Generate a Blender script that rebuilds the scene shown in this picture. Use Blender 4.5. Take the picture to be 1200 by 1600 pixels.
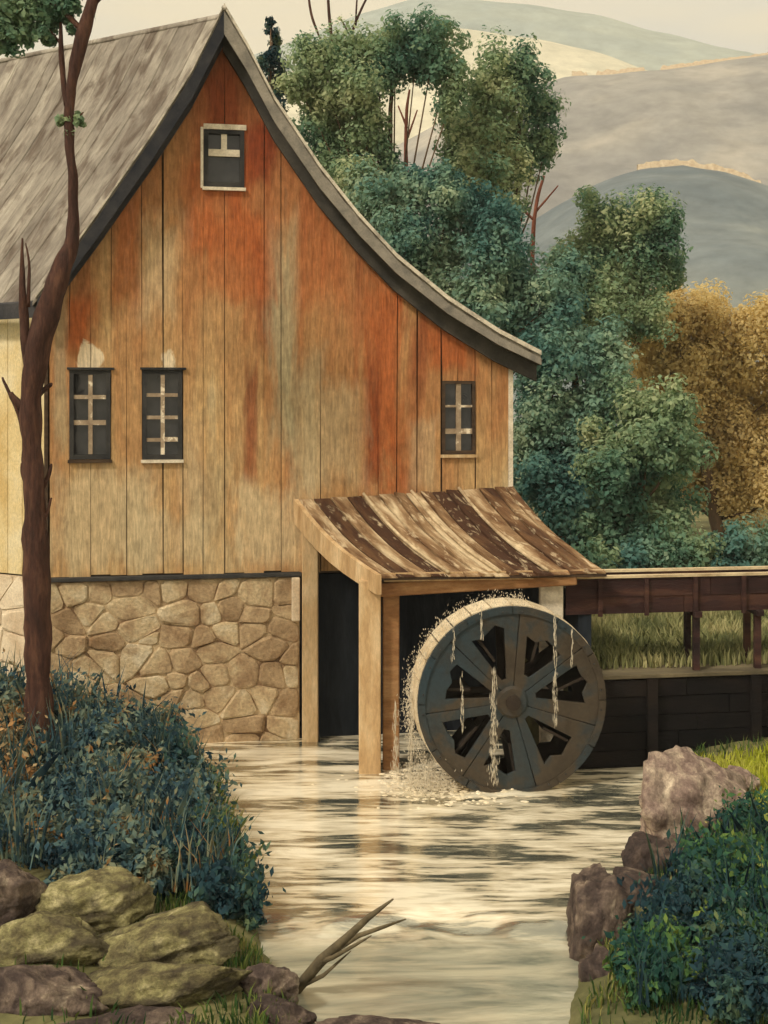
import bpy, math, random
import numpy as np
from mathutils import Vector, Matrix, noise as mnoise

# ------------------------------------------------------------------ scene, camera, light
for o in list(bpy.data.objects):
    bpy.data.objects.remove(o, do_unlink=True)
scene = bpy.context.scene
col = scene.collection
R = math.radians
F, EYE, HOR = 1900.0, 5.6, 640.0          # focal length in photo pixels, eye height above the water, horizon row

cam_d = bpy.data.cameras.new('camera')
cam_d.sensor_fit = 'VERTICAL'
cam_d.sensor_height = 36.0
cam_d.lens = F / 1600.0 * 36.0
cam_d.shift_y = -(800.0 - HOR) / 1600.0
cam_d.clip_end = 5000
cam = bpy.data.objects.new('camera', cam_d)
cam.location = (0, 0, EYE)
cam.rotation_euler = (R(90), 0, 0)
col.objects.link(cam)
scene.camera = cam

to_sun = Vector((-0.52, -0.50, 0.74)).normalized()
world = bpy.data.worlds.new('World')
scene.world = world
world.use_nodes = True
wn, wl = world.node_tree.nodes, world.node_tree.links
wn.clear()
w_out = wn.new('ShaderNodeOutputWorld')
w_bg = wn.new('ShaderNodeBackground')
w_bg.inputs['Strength'].default_value = 0.1
sky = wn.new('ShaderNodeTexSky')
sky.sky_type = 'NISHITA'
sky.sun_disc = False
sky.sun_elevation = math.asin(to_sun.z)
sky.sun_rotation = math.atan2(to_sun.x, to_sun.y) % (2 * math.pi)
sky.dust_density = 4.0
tc = wn.new('ShaderNodeTexCoord')
mp = wn.new('ShaderNodeMapping'); mp.inputs['Scale'].default_value = (1.2, 1.2, 7.0)
cn = wn.new('ShaderNodeTexNoise'); cn.inputs['Scale'].default_value = 3.0; cn.inputs['Detail'].default_value = 6
cr = wn.new('ShaderNodeValToRGB')
cr.color_ramp.elements[0].position = 0.36; cr.color_ramp.elements[0].color = (8.8, 8.1, 6.4, 1)
cr.color_ramp.elements[1].position = 0.62; cr.color_ramp.elements[1].color = (10.2, 8.8, 6.1, 1)
mx = wn.new('ShaderNodeMix'); mx.data_type = 'RGBA'; mx.inputs['Factor'].default_value = 0.93
wl.new(tc.outputs['Generated'], mp.inputs['Vector']); wl.new(mp.outputs['Vector'], cn.inputs['Vector'])
wl.new(cn.outputs['Fac'], cr.inputs['Fac'])
wl.new(sky.outputs['Color'], mx.inputs['A']); wl.new(cr.outputs['Color'], mx.inputs['B'])
wl.new(mx.outputs['Result'], w_bg.inputs['Color']); wl.new(w_bg.outputs['Background'], w_out.inputs['Surface'])

sun_d = bpy.data.lights.new('sun', 'SUN')
sun_d.energy = 2.6
sun_d.angle = R(7)
sun_d.color = (1.0, 0.90, 0.74)
sun = bpy.data.objects.new('sun', sun_d)
sun.rotation_euler = (-to_sun).to_track_quat('-Z', 'Y').to_euler()
sun.location = (-10, -10, 30)
col.objects.link(sun)
vs = scene.view_settings
vs.view_transform = 'Standard'; vs.look = 'None'; vs.gamma = 1.0; vs.use_curve_mapping = False
vs.exposure = 0.04
scene.cycles.max_bounces = 6; scene.cycles.diffuse_bounces = 3; scene.cycles.glossy_bounces = 3
scene.cycles.transmission_bounces = 3; scene.cycles.use_adaptive_sampling = True; scene.cycles.adaptive_threshold = 0.04

# ------------------------------------------------------------------ helpers
rng = random.Random(7)
nrg = np.random.default_rng(11)

def P(px, py, Y):
    """point of the place seen at a photo pixel, at depth Y"""
    return Vector(((px - 600) / F * Y, Y, EYE - (py - HOR) / F * Y))

def sm(a, b, x):
    t = min(1.0, max(0.0, (x - a) / (b - a)))
    return t * t * (3 - 2 * t)

def lerp_pts(pts, x):
    if x <= pts[0][0]: return pts[0][1]
    for (a, b), (c, d) in zip(pts, pts[1:]):
        if x <= c: return b + (d - b) * (x - a) / (c - a)
    return pts[-1][1]

def N(v, s=1.0):
    return mnoise.noise(Vector(v) * s)

def props(o, label=None, cat=None, group=None, kind=None):
    if label: o['label'] = label
    if cat: o['category'] = cat
    if group: o['group'] = group
    if kind: o['kind'] = kind
    return o

def thing(name, loc, label, cat, group=None):
    o = bpy.data.objects.new(name, None)
    o.empty_display_size = 0.3
    o.location = loc
    col.objects.link(o)
    return props(o, label, cat, group)

def origin_of(o):
    v = Vector((0, 0, 0))
    while o is not None:
        v += o.location
        o = o.parent
    return v

class MB:
    """collects faces given in world coordinates"""
    def __init__(s): s.v = []; s.f = []
    def add(s, vs_, fs):
        b = len(s.v)
        s.v += [tuple(v) for v in vs_]
        s.f += [tuple(i + b for i in f) for f in fs]
        return s
    def box(s, a, b):
        x0, y0, z0 = a; x1, y1, z1 = b
        return s.add([(x0,y0,z0),(x1,y0,z0),(x1,y1,z0),(x0,y1,z0),(x0,y0,z1),(x1,y0,z1),(x1,y1,z1),(x0,y1,z1)],
                     [(0,3,2,1),(4,5,6,7),(0,1,5,4),(1,2,6,5),(2,3,7,6),(3,0,4,7)])
    def prism(s, poly, off):
        n = len(poly); off = Vector(off)
        a = [Vector(p) for p in poly]
        return s.add(a + [p + off for p in a],
                     [tuple(range(n)), tuple(range(2*n-1, n-1, -1))] + [(i, i+n, (i+1) % n + n, (i+1) % n) for i in range(n)])
    def hexa(s, q, r):
        """box between two quads in the same order"""
        return s.add(list(q) + list(r), [(3,2,1,0),(4,5,6,7),(0,1,5,4),(1,2,6,5),(2,3,7,6),(3,0,4,7)])
    def beam(s, a, b, w, h, up=(0,0,1)):
        a = Vector(a); b = Vector(b); d = (b - a).normalized(); up = Vector(up)
        sd = d.cross(up).normalized(); u = sd.cross(d)
        q = [a + sd*x*w/2 + u*y*h/2 for x, y in ((-1,-1),(1,-1),(1,1),(-1,1))]
        return s.hexa(q, [p + (b - a) for p in q])
    def tube(s, pts, rad, n=10, wob=0.0, cap=True):
        pts = [Vector(p) for p in pts]; base = len(s.v); m = len(pts)
        ref = Vector((0.3, -1, 0.1)).normalized()
        for i, p in enumerate(pts):
            d = (pts[min(i+1, m-1)] - pts[max(i-1, 0)]).normalized()
            a = d.cross(ref)
            if a.length < 1e-3: a = d.cross(Vector((1, 0, 0)))
            a.normalize(); b = d.cross(a)
            for k in range(n):
                t = 2*math.pi*k/n
                r = rad[i] * (1 + wob * N((p.x*3 + math.cos(t)*1.3, p.y*3 + math.sin(t)*1.3, p.z*3)))
                s.v.append(tuple(p + a*math.cos(t)*r + b*math.sin(t)*r))
        for i in range(m-1):
            for k in range(n):
                k2 = (k+1) % n
                s.f.append((base+i*n+k, base+i*n+k2, base+(i+1)*n+k2, base+(i+1)*n+k))
        if cap:
            s.f.append(tuple(base+k for k in range(n-1, -1, -1)))
            s.f.append(tuple(base+(m-1)*n+k for k in range(n)))
        return s
    def build(s, name, mat, parent=None, smooth=False, bevel=0.0, loc=None):
        o0 = origin_of(parent) if parent else Vector(loc if loc is not None else (0, 0, 0))
        me = bpy.data.meshes.new(name)
        me.from_pydata([(x-o0.x, y-o0.y, z-o0.z) for x, y, z in s.v], [], s.f)
        me.validate(); me.update()
        if smooth:
            me.polygons.foreach_set('use_smooth', [True]*len(me.polygons))
        me.materials.append(mat)
        o = bpy.data.objects.new(name, me)
        col.objects.link(o)
        if parent: o.parent = parent
        else: o.location = o0
        if bevel:
            b = o.modifiers.new('bevel', 'BEVEL'); b.width = bevel; b.segments = 2; b.limit_method = 'ANGLE'
        return o

# ------------------------------------------------------------------ materials
def ramp(nt, stops):
    r = nt.nodes.new('ShaderNodeValToRGB')
    el = r.color_ramp.elements
    while len(el) < len(stops): el.new(0.5)
    for e, (p, c) in zip(el, stops):
        e.position = p; e.color = (*c, 1)
    return r

def node(nt, t, **kw):
    n = nt.nodes.new(t)
    for k, v in kw.items():
        if k in n.inputs: n.inputs[k].default_value = v
        else: setattr(n, k, v)
    return n

def mathn(nt, op, a, b=None):
    n = nt.nodes.new('ShaderNodeMath'); n.operation = op
    for i, x in enumerate((a, b)):
        if x is None: continue
        if isinstance(x, (int, float)): n.inputs[i].default_value = x
        else: nt.links.new(x, n.inputs[i])
    return n.outputs[0]

def mixc(nt, fac, a, b, mode='MIX'):
    n = nt.nodes.new('ShaderNodeMix'); n.data_type = 'RGBA'; n.blend_type = mode
    for s, x in (('Factor', fac), ('A', a), ('B', b)):
        if isinstance(x, (int, float)): n.inputs[s].default_value = x
        elif isinstance(x, tuple): n.inputs[s].default_value = (*x, 1)
        else: nt.links.new(x, n.inputs[s])
    return n.outputs['Result']

def noise_of(nt, vec, scale3, sc, detail=5, rough=0.55, dist=0.0):
    m = node(nt, 'ShaderNodeMapping'); m.inputs['Scale'].default_value = scale3
    n = node(nt, 'ShaderNodeTexNoise', Scale=sc, Detail=detail, Roughness=rough, Distortion=dist)
    nt.links.new(vec, m.inputs['Vector']); nt.links.new(m.outputs['Vector'], n.inputs['Vector'])
    return n.outputs['Fac']

def new_mat(name):
    m = bpy.data.materials.new(name); m.use_nodes = True
    nt = m.node_tree
    bs = nt.nodes['Principled BSDF']
    tcn = nt.nodes.new('ShaderNodeTexCoord')
    return m, nt, bs, tcn.outputs['Object']

def wash(name, stops, stretch=(1,1,1), sc=1.5, rough=0.85, bump=0.25, bsc=30, objrand=0.25, blot=None, spec=0.25, grain=0.25, detail=6, dist=0.4, along=None):
    """mottled weathered surface: noise -> ramp, per-piece shift, an optional second stain colour"""
    m, nt, bs, ob = new_mat(name)
    oi = nt.nodes.new('ShaderNodeObjectInfo')
    if along is not None:
        rm = node(nt, 'ShaderNodeMapping'); rm.inputs['Rotation'].default_value = Vector(along).normalized().rotation_difference(Vector((0, 0, 1))).to_euler()
        nt.links.new(ob, rm.inputs['Vector']); ob = rm.outputs['Vector']
    f = noise_of(nt, ob, stretch, sc, detail, 0.6, dist)
    f = mathn(nt, 'ADD', mathn(nt, 'MULTIPLY', mathn(nt, 'SUBTRACT', f, 0.5), 1.5), 0.5)
    f = mathn(nt, 'ADD', f, mathn(nt, 'MULTIPLY', mathn(nt, 'SUBTRACT', oi.outputs['Random'], 0.5), objrand))
    rp = ramp(nt, stops); nt.links.new(f, rp.inputs['Fac'])
    c = rp.outputs['Color']
    if blot:
        bc, bs3, bsc2, lo, hi, amt = blot
        g = noise_of(nt, ob, bs3, bsc2, 5, 0.6, 0.6)
        mr = node(nt, 'ShaderNodeMapRange'); mr.inputs['From Min'].default_value = lo; mr.inputs['From Max'].default_value = hi
        mr.inputs['To Max'].default_value = amt
        nt.links.new(g, mr.inputs['Value'])
        c = mixc(nt, mr.outputs['Result'], c, bc)
    fine = noise_of(nt, ob, stretch, bsc, 4, 0.65)
    if grain:
        gr = ramp(nt, [(0.25, (1-grain,)*3), (0.75, (1+grain*0.6,)*3)])
        nt.links.new(fine, gr.inputs['Fac'])
        c = mixc(nt, 1.0, c, gr.outputs['Color'], 'MULTIPLY')
    nt.links.new(c, bs.inputs['Base Color'])
    bs.inputs['Roughness'].default_value = rough
    bs.inputs['Specular IOR Level'].default_value = spec
    if bump:
        bn = node(nt, 'ShaderNodeBump', Strength=bump, Distance=0.02)
        nt.links.new(fine, bn.inputs['Height']); nt.links.new(bn.outputs['Normal'], bs.inputs['Normal'])
    return m

def S(r, g, b):
    """sRGB 0-255 -> linear"""
    f = lambda c: ((c/255+0.055)/1.055)**2.4 if c > 10 else c/255/12.92
    return (f(r), f(g), f(b))

def leafmat(name, stops, clump=1.1, isl=0.45, trans=0.25):
    m, nt, bs, ob = new_mat(name)
    g = nt.nodes.new('ShaderNodeNewGeometry')
    f = noise_of(nt, ob, (1,1,1), clump, 3, 0.5, 0.5)
    f = mathn(nt, 'ADD', mathn(nt, 'MULTIPLY', mathn(nt, 'SUBTRACT', f, 0.5), 2.0), 0.5)
    f = mathn(nt, 'ADD', f, mathn(nt, 'MULTIPLY', mathn(nt, 'SUBTRACT', g.outputs['Random Per Island'], 0.5), isl))
    rp = ramp(nt, stops); nt.links.new(f, rp.inputs['Fac'])
    nt.links.new(rp.outputs['Color'], bs.inputs['Base Color'])
    bs.inputs['Roughness'].default_value = 0.75
    bs.inputs['Specular IOR Level'].default_value = 0.15
    tr = nt.nodes.new('ShaderNodeBsdfTranslucent'); nt.links.new(rp.outputs['Color'], tr.inputs['Color'])
    mxs = nt.nodes.new('ShaderNodeMixShader'); mxs.inputs[0].default_value = trans
    nt.links.new(bs.outputs[0], mxs.inputs[1]); nt.links.new(tr.outputs[0], mxs.inputs[2])
    nt.links.new(mxs.outputs[0], nt.nodes['Material Output'].inputs['Surface'])
    return m

MT = {}
MT['trim_dark'] = wash('dark_trim', [(0.2, S(38,40,44)), (0.8, S(70,68,66))], (1,1,1), 3)
MT['dark_wood'] = wash('dark_wood', [(0.2, S(52,40,32)), (0.8, S(86,68,52))], (1,1,6), 2)
MT['stone'] = wash('stone', [(0.15, S(150,124,94)), (0.45, S(186,160,126)), (0.6, S(200,178,142)), (0.9, S(218,204,176))], (1,1,1), 2.2, objrand=0.45, bump=0.8, bsc=20, grain=0.4,
                   blot=(S(128,94,64), (1,1,1), 1.6, 0.52, 0.72, 0.75))
MT['mortar'] = wash('mortar', [(0.25, S(84,62,46)), (0.45, S(142,114,86)), (0.7, S(200,176,140))], (1,1,1), 2.2, bump=0.6)
MT['roof'] = wash('roof_wood', [(0.1, S(104,96,88)), (0.38, S(140,132,122)), (0.6, S(162,154,142)), (0.9, S(196,188,174))], (1,1,0.28), 2.6, objrand=0.3, bump=0.5, bsc=18,
                  blot=(S(94,80,70), (1,1,0.35), 3.8, 0.48, 0.64, 0.8), detail=8, along=(0.53, 0.1, 0.84))
MT['edge_highlight'] = wash('edge_highlight', [(0.2, S(150,142,130)), (0.5, S(214,204,186)), (0.9, S(240,230,210))], (1,1,1), 5, bump=0.5)
MT['barge_dark'] = wash('bargeboard_dark', [(0.2, S(34,38,46)), (0.8, S(72,70,72))], (1,1,1), 2.5)  # shade on the left rake put into the board colour
MT['barge_grey'] = wash('bargeboard_grey', [(0.2, S(98,96,92)), (0.8, S(158,150,138))], (1,1,1), 2.5)
MT['soffit'] = wash('soffit', [(0.2, S(46,46,46)), (0.8, S(84,80,74))], (1,1,1), 2)
MT['plaster'] = wash('side_wall', [(0.2, S(206,176,118)), (0.5, S(226,204,154)), (0.9, S(238,226,194))], (1,1,0.6), 1.6, bump=0.3)
MT['pale_stone'] = wash('pale_stone', [(0.2, S(204,180,150)), (0.8, S(238,222,196))], (1,1,1), 2.5, bump=0.4)
MT['muntin'] = wash('muntin', [(0.3, S(150,130,108)), (0.62, S(176,156,132)), (0.7, S(238,224,200))], (1,1,1), 6, bump=0.1)
MT['white_trim'] = wash('white_trim', [(0.2, S(206,192,170)), (0.6, S(238,226,204))], (1,1,1), 6, bump=0.2)
MT['leanto'] = wash('shelter_boards', [(0.18, S(68,44,30)), (0.5, S(108,78,52)), (0.7, S(152,124,92)), (0.94, S(212,192,158))], (1,1,0.22), 4, objrand=0.8, bump=0.6, bsc=22,
                    blot=(S(234,214,178), (1,1,0.35), 9, 0.56, 0.68, 0.6), along=(1.4, -2.1, -1.05))
MT['post'] = wash('post_wood', [(0.15, S(160,126,86)), (0.5, S(196,164,122)), (0.9, S(222,198,160))], (1,1,0.25), 4, bump=0.4)
MT['beam'] = wash('beam_wood', [(0.15, S(122,82,50)), (0.5, S(152,112,74)), (0.9, S(184,146,104))], (0.3,1,1), 4, bump=0.4)
MT['pit'] = wash('pit_wall', [(0.2, S(18,23,32)), (0.8, S(44,50,58))], (1,1,0.2), 4, spec=0.1)  # interior shade below the shelter put into the dark blue colour
MT['wheel'] = wash('wheel_wood', [(0.25, S(62,54,44)), (0.42, S(72,63,52)), (0.5, S(52,58,60)), (0.8, S(42,60,70))], (1,1,1), 0.75, objrand=0.16, bump=0.4, bsc=16, rough=0.6,
                   blot=(S(52,46,38), (1,1,1), 3, 0.5, 0.75, 0.6))  # lit brown and shaded blue-grey tones put into the wood colour
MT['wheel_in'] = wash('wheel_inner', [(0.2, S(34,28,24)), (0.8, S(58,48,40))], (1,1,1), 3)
MT['wheel_rim'] = wash('wheel_rim', [(0.2, S(206,184,148)), (0.6, S(240,224,194))], (1,1,1), 4, objrand=0.3, rough=0.4)
MT['flume'] = wash('flume_boards', [(0.15, S(34,22,24)), (0.5, S(56,35,34)), (0.9, S(92,62,50))], (0.25,1,1.5), 3, bump=0.5, objrand=0.4)
MT['flume_rim'] = wash('flume_rim', [(0.2, S(150,124,94)), (0.7, S(222,202,166))], (0.4,1,1), 4)
MT['race_wall'] = wash('race_wall', [(0.15, S(14,15,18)), (0.5, S(27,24,25)), (0.9, S(42,35,31))], (0.3,1,1), 2, bump=0.5, rough=0.8, spec=0.08)  # shadow under the flume put into the near-black wall colour
MT['race_cap'] = wash('race_cap', [(0.2, S(84,76,60)), (0.8, S(136,124,98))], (0.3,1,1), 3)
MT['bark'] = wash('bark', [(0.15, S(50,32,28)), (0.5, S(76,50,42)), (0.9, S(112,78,62))], (1,1,0.22), 7, bump=1.0, bsc=26, grain=0.5)
MT['bark_red'] = wash('bark_red', [(0.2, S(90,46,36)), (0.8, S(140,86,66))], (1,1,0.3), 5, bump=0.5)
MT['bark_far'] = wash('bark_far', [(0.2, S(70,60,48)), (0.8, S(120,96,74))], (1,1,0.3), 3)
MT['rock_pale'] = wash('rock_pale', [(0.15, S(92,74,70)), (0.42, S(140,120,110)), (0.65, S(190,172,152)), (0.9, S(226,210,186))], (1,1,0.7), 3.6, bump=1.0, bsc=30, objrand=0.1, grain=0.45,
                       blot=(S(88,72,66), (1,1,0.6), 3.2, 0.5, 0.66, 0.75))
MT['rock_dark'] = wash('rock_dark', [(0.15, S(42,36,36)), (0.45, S(74,62,58)), (0.7, S(124,108,96)), (0.9, S(196,180,156))], (1,1,0.7), 4, bump=1.0, bsc=30, objrand=0.15, grain=0.45,
                       blot=(S(48,38,36), (1,1,1), 2.4, 0.45, 0.65, 0.7))
MT['rock_moss'] = wash('rock_moss', [(0.2, S(66,58,44)), (0.42, S(108,100,70)), (0.6, S(140,134,92)), (0.85, S(196,186,142))], (1,1,1.3), 4.5, bump=1.0, bsc=34, objrand=0.3, grain=0.5,
                       blot=(S(58,50,42), (0.8,1,1.5), 2.6, 0.46, 0.62, 0.8))
MT['ground'] = wash('earth', [(0.2, S(62,66,46)), (0.5, S(98,98,64)), (0.8, S(134,128,88))], (1,1,1), 0.9, bump=0.6, bsc=8,
                    blot=(S(92,76,54), (1,1,1), 0.7, 0.5, 0.7, 0.6))
MT['foam'] = wash('foam', [(0.2, S(226,210,178)), (0.8, S(246,236,214))], (1,1,1), 4, rough=0.5, bump=0.4)
MT['twig'] = wash('twig', [(0.2, S(70,62,48)), (0.8, S(118,106,82))], (1,1,1), 6)
def hillmat(name, stops, sc, tint):
    return wash(name, stops, (1,1,1.6), sc, bump=0.0, grain=0.22, bsc=sc*9, blot=(tint, (1,1,2.2), sc*2.6, 0.5, 0.66, 0.4), dist=1.0, detail=8)
MT['hill_far'] = hillmat('hill_far', [(0.2, S(158,168,164)), (0.8, S(186,192,182))], 0.014, S(150,162,164))
MT['hill_field'] = hillmat('hill_field', [(0.2, S(200,196,176)), (0.8, S(222,216,194))], 0.02, S(184,186,170))
MT['hill_mid'] = hillmat('hill_mid', [(0.2, S(134,134,134)), (0.5, S(156,154,150)), (0.8, S(180,174,164))], 0.03, S(122,122,124))
MT['hill_near'] = hillmat('hill_near', [(0.2, S(98,110,118)), (0.5, S(124,132,134)), (0.8, S(154,158,150))], 0.045, S(92,102,110))

def wall_material():
    m, nt, bs, ob = new_mat('barn_boards')
    oi = nt.nodes.new('ShaderNodeObjectInfo')
    sep = nt.nodes.new('ShaderNodeSeparateXYZ'); nt.links.new(ob, sep.inputs[0])
    streak = noise_of(nt, ob, (1,1,0.10), 1.5, 5, 0.6, 0.4)
    broad = noise_of(nt, ob, (1,1,0.35), 0.55, 3, 0.5, 0.8)
    h = node(nt, 'ShaderNodeMapRange'); h.inputs['From Min'].default_value = 2.9; h.inputs['From Max'].default_value = 10.5
    nt.links.new(sep.outputs['Z'], h.inputs['Value'])
    f = mathn(nt, 'ADD', mathn(nt, 'MULTIPLY', h.outputs[0], 0.48), 0.06)
    f = mathn(nt, 'ADD', f, mathn(nt, 'MULTIPLY', mathn(nt, 'SUBTRACT', streak, 0.5), 0.75))
    f = mathn(nt, 'ADD', f, mathn(nt, 'MULTIPLY', mathn(nt, 'SUBTRACT', broad, 0.5), 0.9))
    f = mathn(nt, 'ADD', f, mathn(nt, 'MULTIPLY', mathn(nt, 'SUBTRACT', oi.outputs['Random'], 0.5), 0.10))
    f = mathn(nt, 'ADD', f, 0.13)
    rp = ramp(nt, [(0.0, S(210,190,150)), (0.2, S(200,164,116)), (0.42, S(186,136,90)), (0.6, S(172,108,68)), (0.85, S(146,76,48)), (1.0, S(116,56,38))])
    nt.links.new(f, rp.inputs['Fac'])
    c = rp.outputs['Color']
    wob = noise_of(nt, ob, (1,1,0.25), 1.8, 5, 0.65, 0.6)
    for (cx, rx, za, zb, cc, amt) in STAINS:
        dx = mathn(nt, 'DIVIDE', mathn(nt, 'ABSOLUTE', mathn(nt, 'SUBTRACT', sep.outputs['X'], cx)), rx)
        dz = mathn(nt, 'DIVIDE', mathn(nt, 'ABSOLUTE', mathn(nt, 'SUBTRACT', sep.outputs['Z'], (za+zb)/2)), abs(zb-za)/2)
        d = mathn(nt, 'MAXIMUM', dx, mathn(nt, 'POWER', dz, 1.5))
        d = mathn(nt, 'ADD', d, mathn(nt, 'MULTIPLY', mathn(nt, 'SUBTRACT', wob, 0.5), 2.6))
        mk = node(nt, 'ShaderNodeMapRange'); mk.interpolation_type = 'SMOOTHSTEP'
        mk.inputs['From Min'].default_value = 1.25; mk.inputs['From Max'].default_value = 0.35; mk.inputs['To Max'].default_value = amt
        nt.links.new(d, mk.inputs['Value'])
        c = mixc(nt, mk.outputs[0], c, cc)
    # bare whitish patches where the paint has gone, over the two left windows
    peel = noise_of(nt, ob, (1,1,0.7), 3.4, 6, 0.65, 0.8)
    for (cx, cz, rx, rz) in PATCHES:
        dx = mathn(nt, 'DIVIDE', mathn(nt, 'SUBTRACT', sep.outputs['X'], cx), rx)
        dz = mathn(nt, 'DIVIDE', mathn(nt, 'SUBTRACT', sep.outputs['Z'], cz), rz)
        d = mathn(nt, 'SQRT', mathn(nt, 'ADD', mathn(nt, 'MULTIPLY', dx, dx), mathn(nt, 'MULTIPLY', dz, dz)))
        d = mathn(nt, 'ADD', d, mathn(nt, 'MULTIPLY', mathn(nt, 'SUBTRACT', peel, 0.5), 2.6))
        mk = node(nt, 'ShaderNodeMapRange'); mk.inputs['From Min'].default_value = 1.0; mk.inputs['From Max'].default_value = 0.75; mk.inputs['To Max'].default_value = 0.85
        nt.links.new(d, mk.inputs['Value'])
        c = mixc(nt, mk.outputs[0], c, S(240,222,190))
    fine = noise_of(nt, ob, (1,1,0.12), 26, 5, 0.65)
    sp = noise_of(nt, ob, (1,1,0.6), 9, 6, 0.7)
    gr = ramp(nt, [(0.25, (0.58,)*3), (0.75, (1.24,)*3)]); nt.links.new(fine, gr.inputs['Fac'])
    gs = ramp(nt, [(0.3, (0.74,)*3), (0.7, (1.18,)*3)]); nt.links.new(sp, gs.inputs['Fac'])
    c = mixc(nt, 1.0, c, gr.outputs['Color'], 'MULTIPLY')
    c = mixc(nt, 1.0, c, gs.outputs['Color'], 'MULTIPLY')
    nt.links.new(c, bs.inputs['Base Color'])
    bs.inputs['Roughness'].default_value = 0.85; bs.inputs['Specular IOR Level'].default_value = 0.2
    bn = node(nt, 'ShaderNodeBump', Strength=0.9, Distance=0.015)
    nt.links.new(fine, bn.inputs['Height']); nt.links.new(bn.outputs['Normal'], bs.inputs['Normal'])
    return m

def glass_material():
    m, nt, bs, ob = new_mat('window_glass')
    f = noise_of(nt, ob, (1,1,1), 3, 3)
    rp = ramp(nt, [(0.3, S(28,30,34)), (0.7, S(58,58,60))]); nt.links.new(f, rp.inputs['Fac'])
    nt.links.new(rp.outputs['Color'], bs.inputs['Base Color'])
    bs.inputs['Roughness'].default_value = 0.06; bs.inputs['Specular IOR Level'].default_value = 0.5
    bn = node(nt, 'ShaderNodeBump', Strength=0.15, Distance=0.02); nt.links.new(f, bn.inputs['Height'])
    nt.links.new(bn.outputs['Normal'], bs.inputs['Normal'])
    return m
MT['glass'] = glass_material()

def water_material():
    m, nt, bs, ob = new_mat('stream_water')
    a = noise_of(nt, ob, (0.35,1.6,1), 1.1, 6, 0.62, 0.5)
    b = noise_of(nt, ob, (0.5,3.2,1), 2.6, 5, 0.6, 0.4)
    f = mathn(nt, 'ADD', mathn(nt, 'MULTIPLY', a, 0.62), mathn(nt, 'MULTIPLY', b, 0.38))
    rp = ramp(nt, [(0.42, S(92,96,88)), (0.465, S(146,144,126)), (0.495, S(230,217,188)), (0.58, S(252,244,222))])  # sky glare and dark reflections put into the streaks, with foam and silt
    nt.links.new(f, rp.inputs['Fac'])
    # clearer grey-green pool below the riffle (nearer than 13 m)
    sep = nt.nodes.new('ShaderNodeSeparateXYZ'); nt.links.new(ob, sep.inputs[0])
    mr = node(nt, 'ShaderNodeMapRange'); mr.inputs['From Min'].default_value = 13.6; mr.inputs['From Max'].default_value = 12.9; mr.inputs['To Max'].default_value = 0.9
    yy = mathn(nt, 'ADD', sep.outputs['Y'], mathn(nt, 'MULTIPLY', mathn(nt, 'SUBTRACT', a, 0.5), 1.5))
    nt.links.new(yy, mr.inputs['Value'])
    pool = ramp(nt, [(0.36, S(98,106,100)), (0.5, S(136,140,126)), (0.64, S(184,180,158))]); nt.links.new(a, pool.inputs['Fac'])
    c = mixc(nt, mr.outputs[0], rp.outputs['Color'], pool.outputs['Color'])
    bh = noise_of(nt, ob, (0.45,1.7,1), 3.2, 6, 0.6, 0.6)
    bn = node(nt, 'ShaderNodeBump', Strength=0.2, Distance=0.05)
    nt.links.new(bh, bn.inputs['Height'])
    df = nt.nodes.new('ShaderNodeBsdfDiffuse'); nt.links.new(c, df.inputs['Color']); nt.links.new(bn.outputs['Normal'], df.inputs['Normal'])
    gl = node(nt, 'ShaderNodeBsdfGlossy', Roughness=0.07); gl.inputs['Color'].default_value = (*S(250,244,228), 1); nt.links.new(bn.outputs['Normal'], gl.inputs['Normal'])
    # foam is matt, clear water mirrors
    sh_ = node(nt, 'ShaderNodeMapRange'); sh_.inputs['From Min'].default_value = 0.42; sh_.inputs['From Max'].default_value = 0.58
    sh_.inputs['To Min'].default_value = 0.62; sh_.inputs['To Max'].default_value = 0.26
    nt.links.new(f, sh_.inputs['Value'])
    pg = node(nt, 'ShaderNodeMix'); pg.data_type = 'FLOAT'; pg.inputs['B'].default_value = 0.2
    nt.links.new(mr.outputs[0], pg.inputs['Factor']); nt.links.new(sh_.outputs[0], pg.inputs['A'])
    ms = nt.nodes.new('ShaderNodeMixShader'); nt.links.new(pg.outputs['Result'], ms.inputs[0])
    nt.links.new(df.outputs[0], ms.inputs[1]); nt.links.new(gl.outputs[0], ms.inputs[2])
    nt.links.new(ms.outputs[0], nt.nodes['Material Output'].inputs['Surface'])
    return m
MT['water'] = water_material()

def spray_material():
    m, nt, bs, ob = new_mat('falling_water')
    bs.inputs['Base Color'].default_value = (*S(236,224,200), 1)
    bs.inputs['Roughness'].default_value = 0.2
    bs.inputs['Transmission Weight'].default_value = 0.25
    return m
MT['spray'] = spray_material()

MT['leaf_green'] = leafmat('leaf_green', [(0.05, S(72,112,100)), (0.34, S(108,144,120)), (0.6, S(154,174,134)), (0.92, S(208,210,166))], 0.5, 0.2, 0.42)
MT['leaf_teal'] = leafmat('leaf_teal', [(0.05, S(66,108,106)), (0.36, S(98,140,132)), (0.62, S(138,168,144)), (0.92, S(194,204,168))], 0.5, 0.2, 0.42)
MT['leaf_ochre'] = leafmat('leaf_ochre', [(0.05, S(190,168,122)), (0.45, S(222,200,142)), (0.7, S(232,212,154)), (0.92, S(242,230,186))], 0.4, 0.15, 0.5)
MT['leaf_bank'] = leafmat('leaf_bank', [(0.0, S(28,46,58)), (0.28, S(48,76,90)), (0.46, S(74,102,106)), (0.62, S(110,126,110)), (0.76, S(144,142,112)), (0.88, S(164,118,70))], 1.7, 0.25)
MT['leaf_bright'] = leafmat('leaf_bright', [(0.08, S(28,58,62)), (0.38, S(46,86,74)), (0.6, S(84,120,66)), (0.8, S(132,146,70)), (0.98, S(186,180,100))], 1.2, 0.3)
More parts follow.
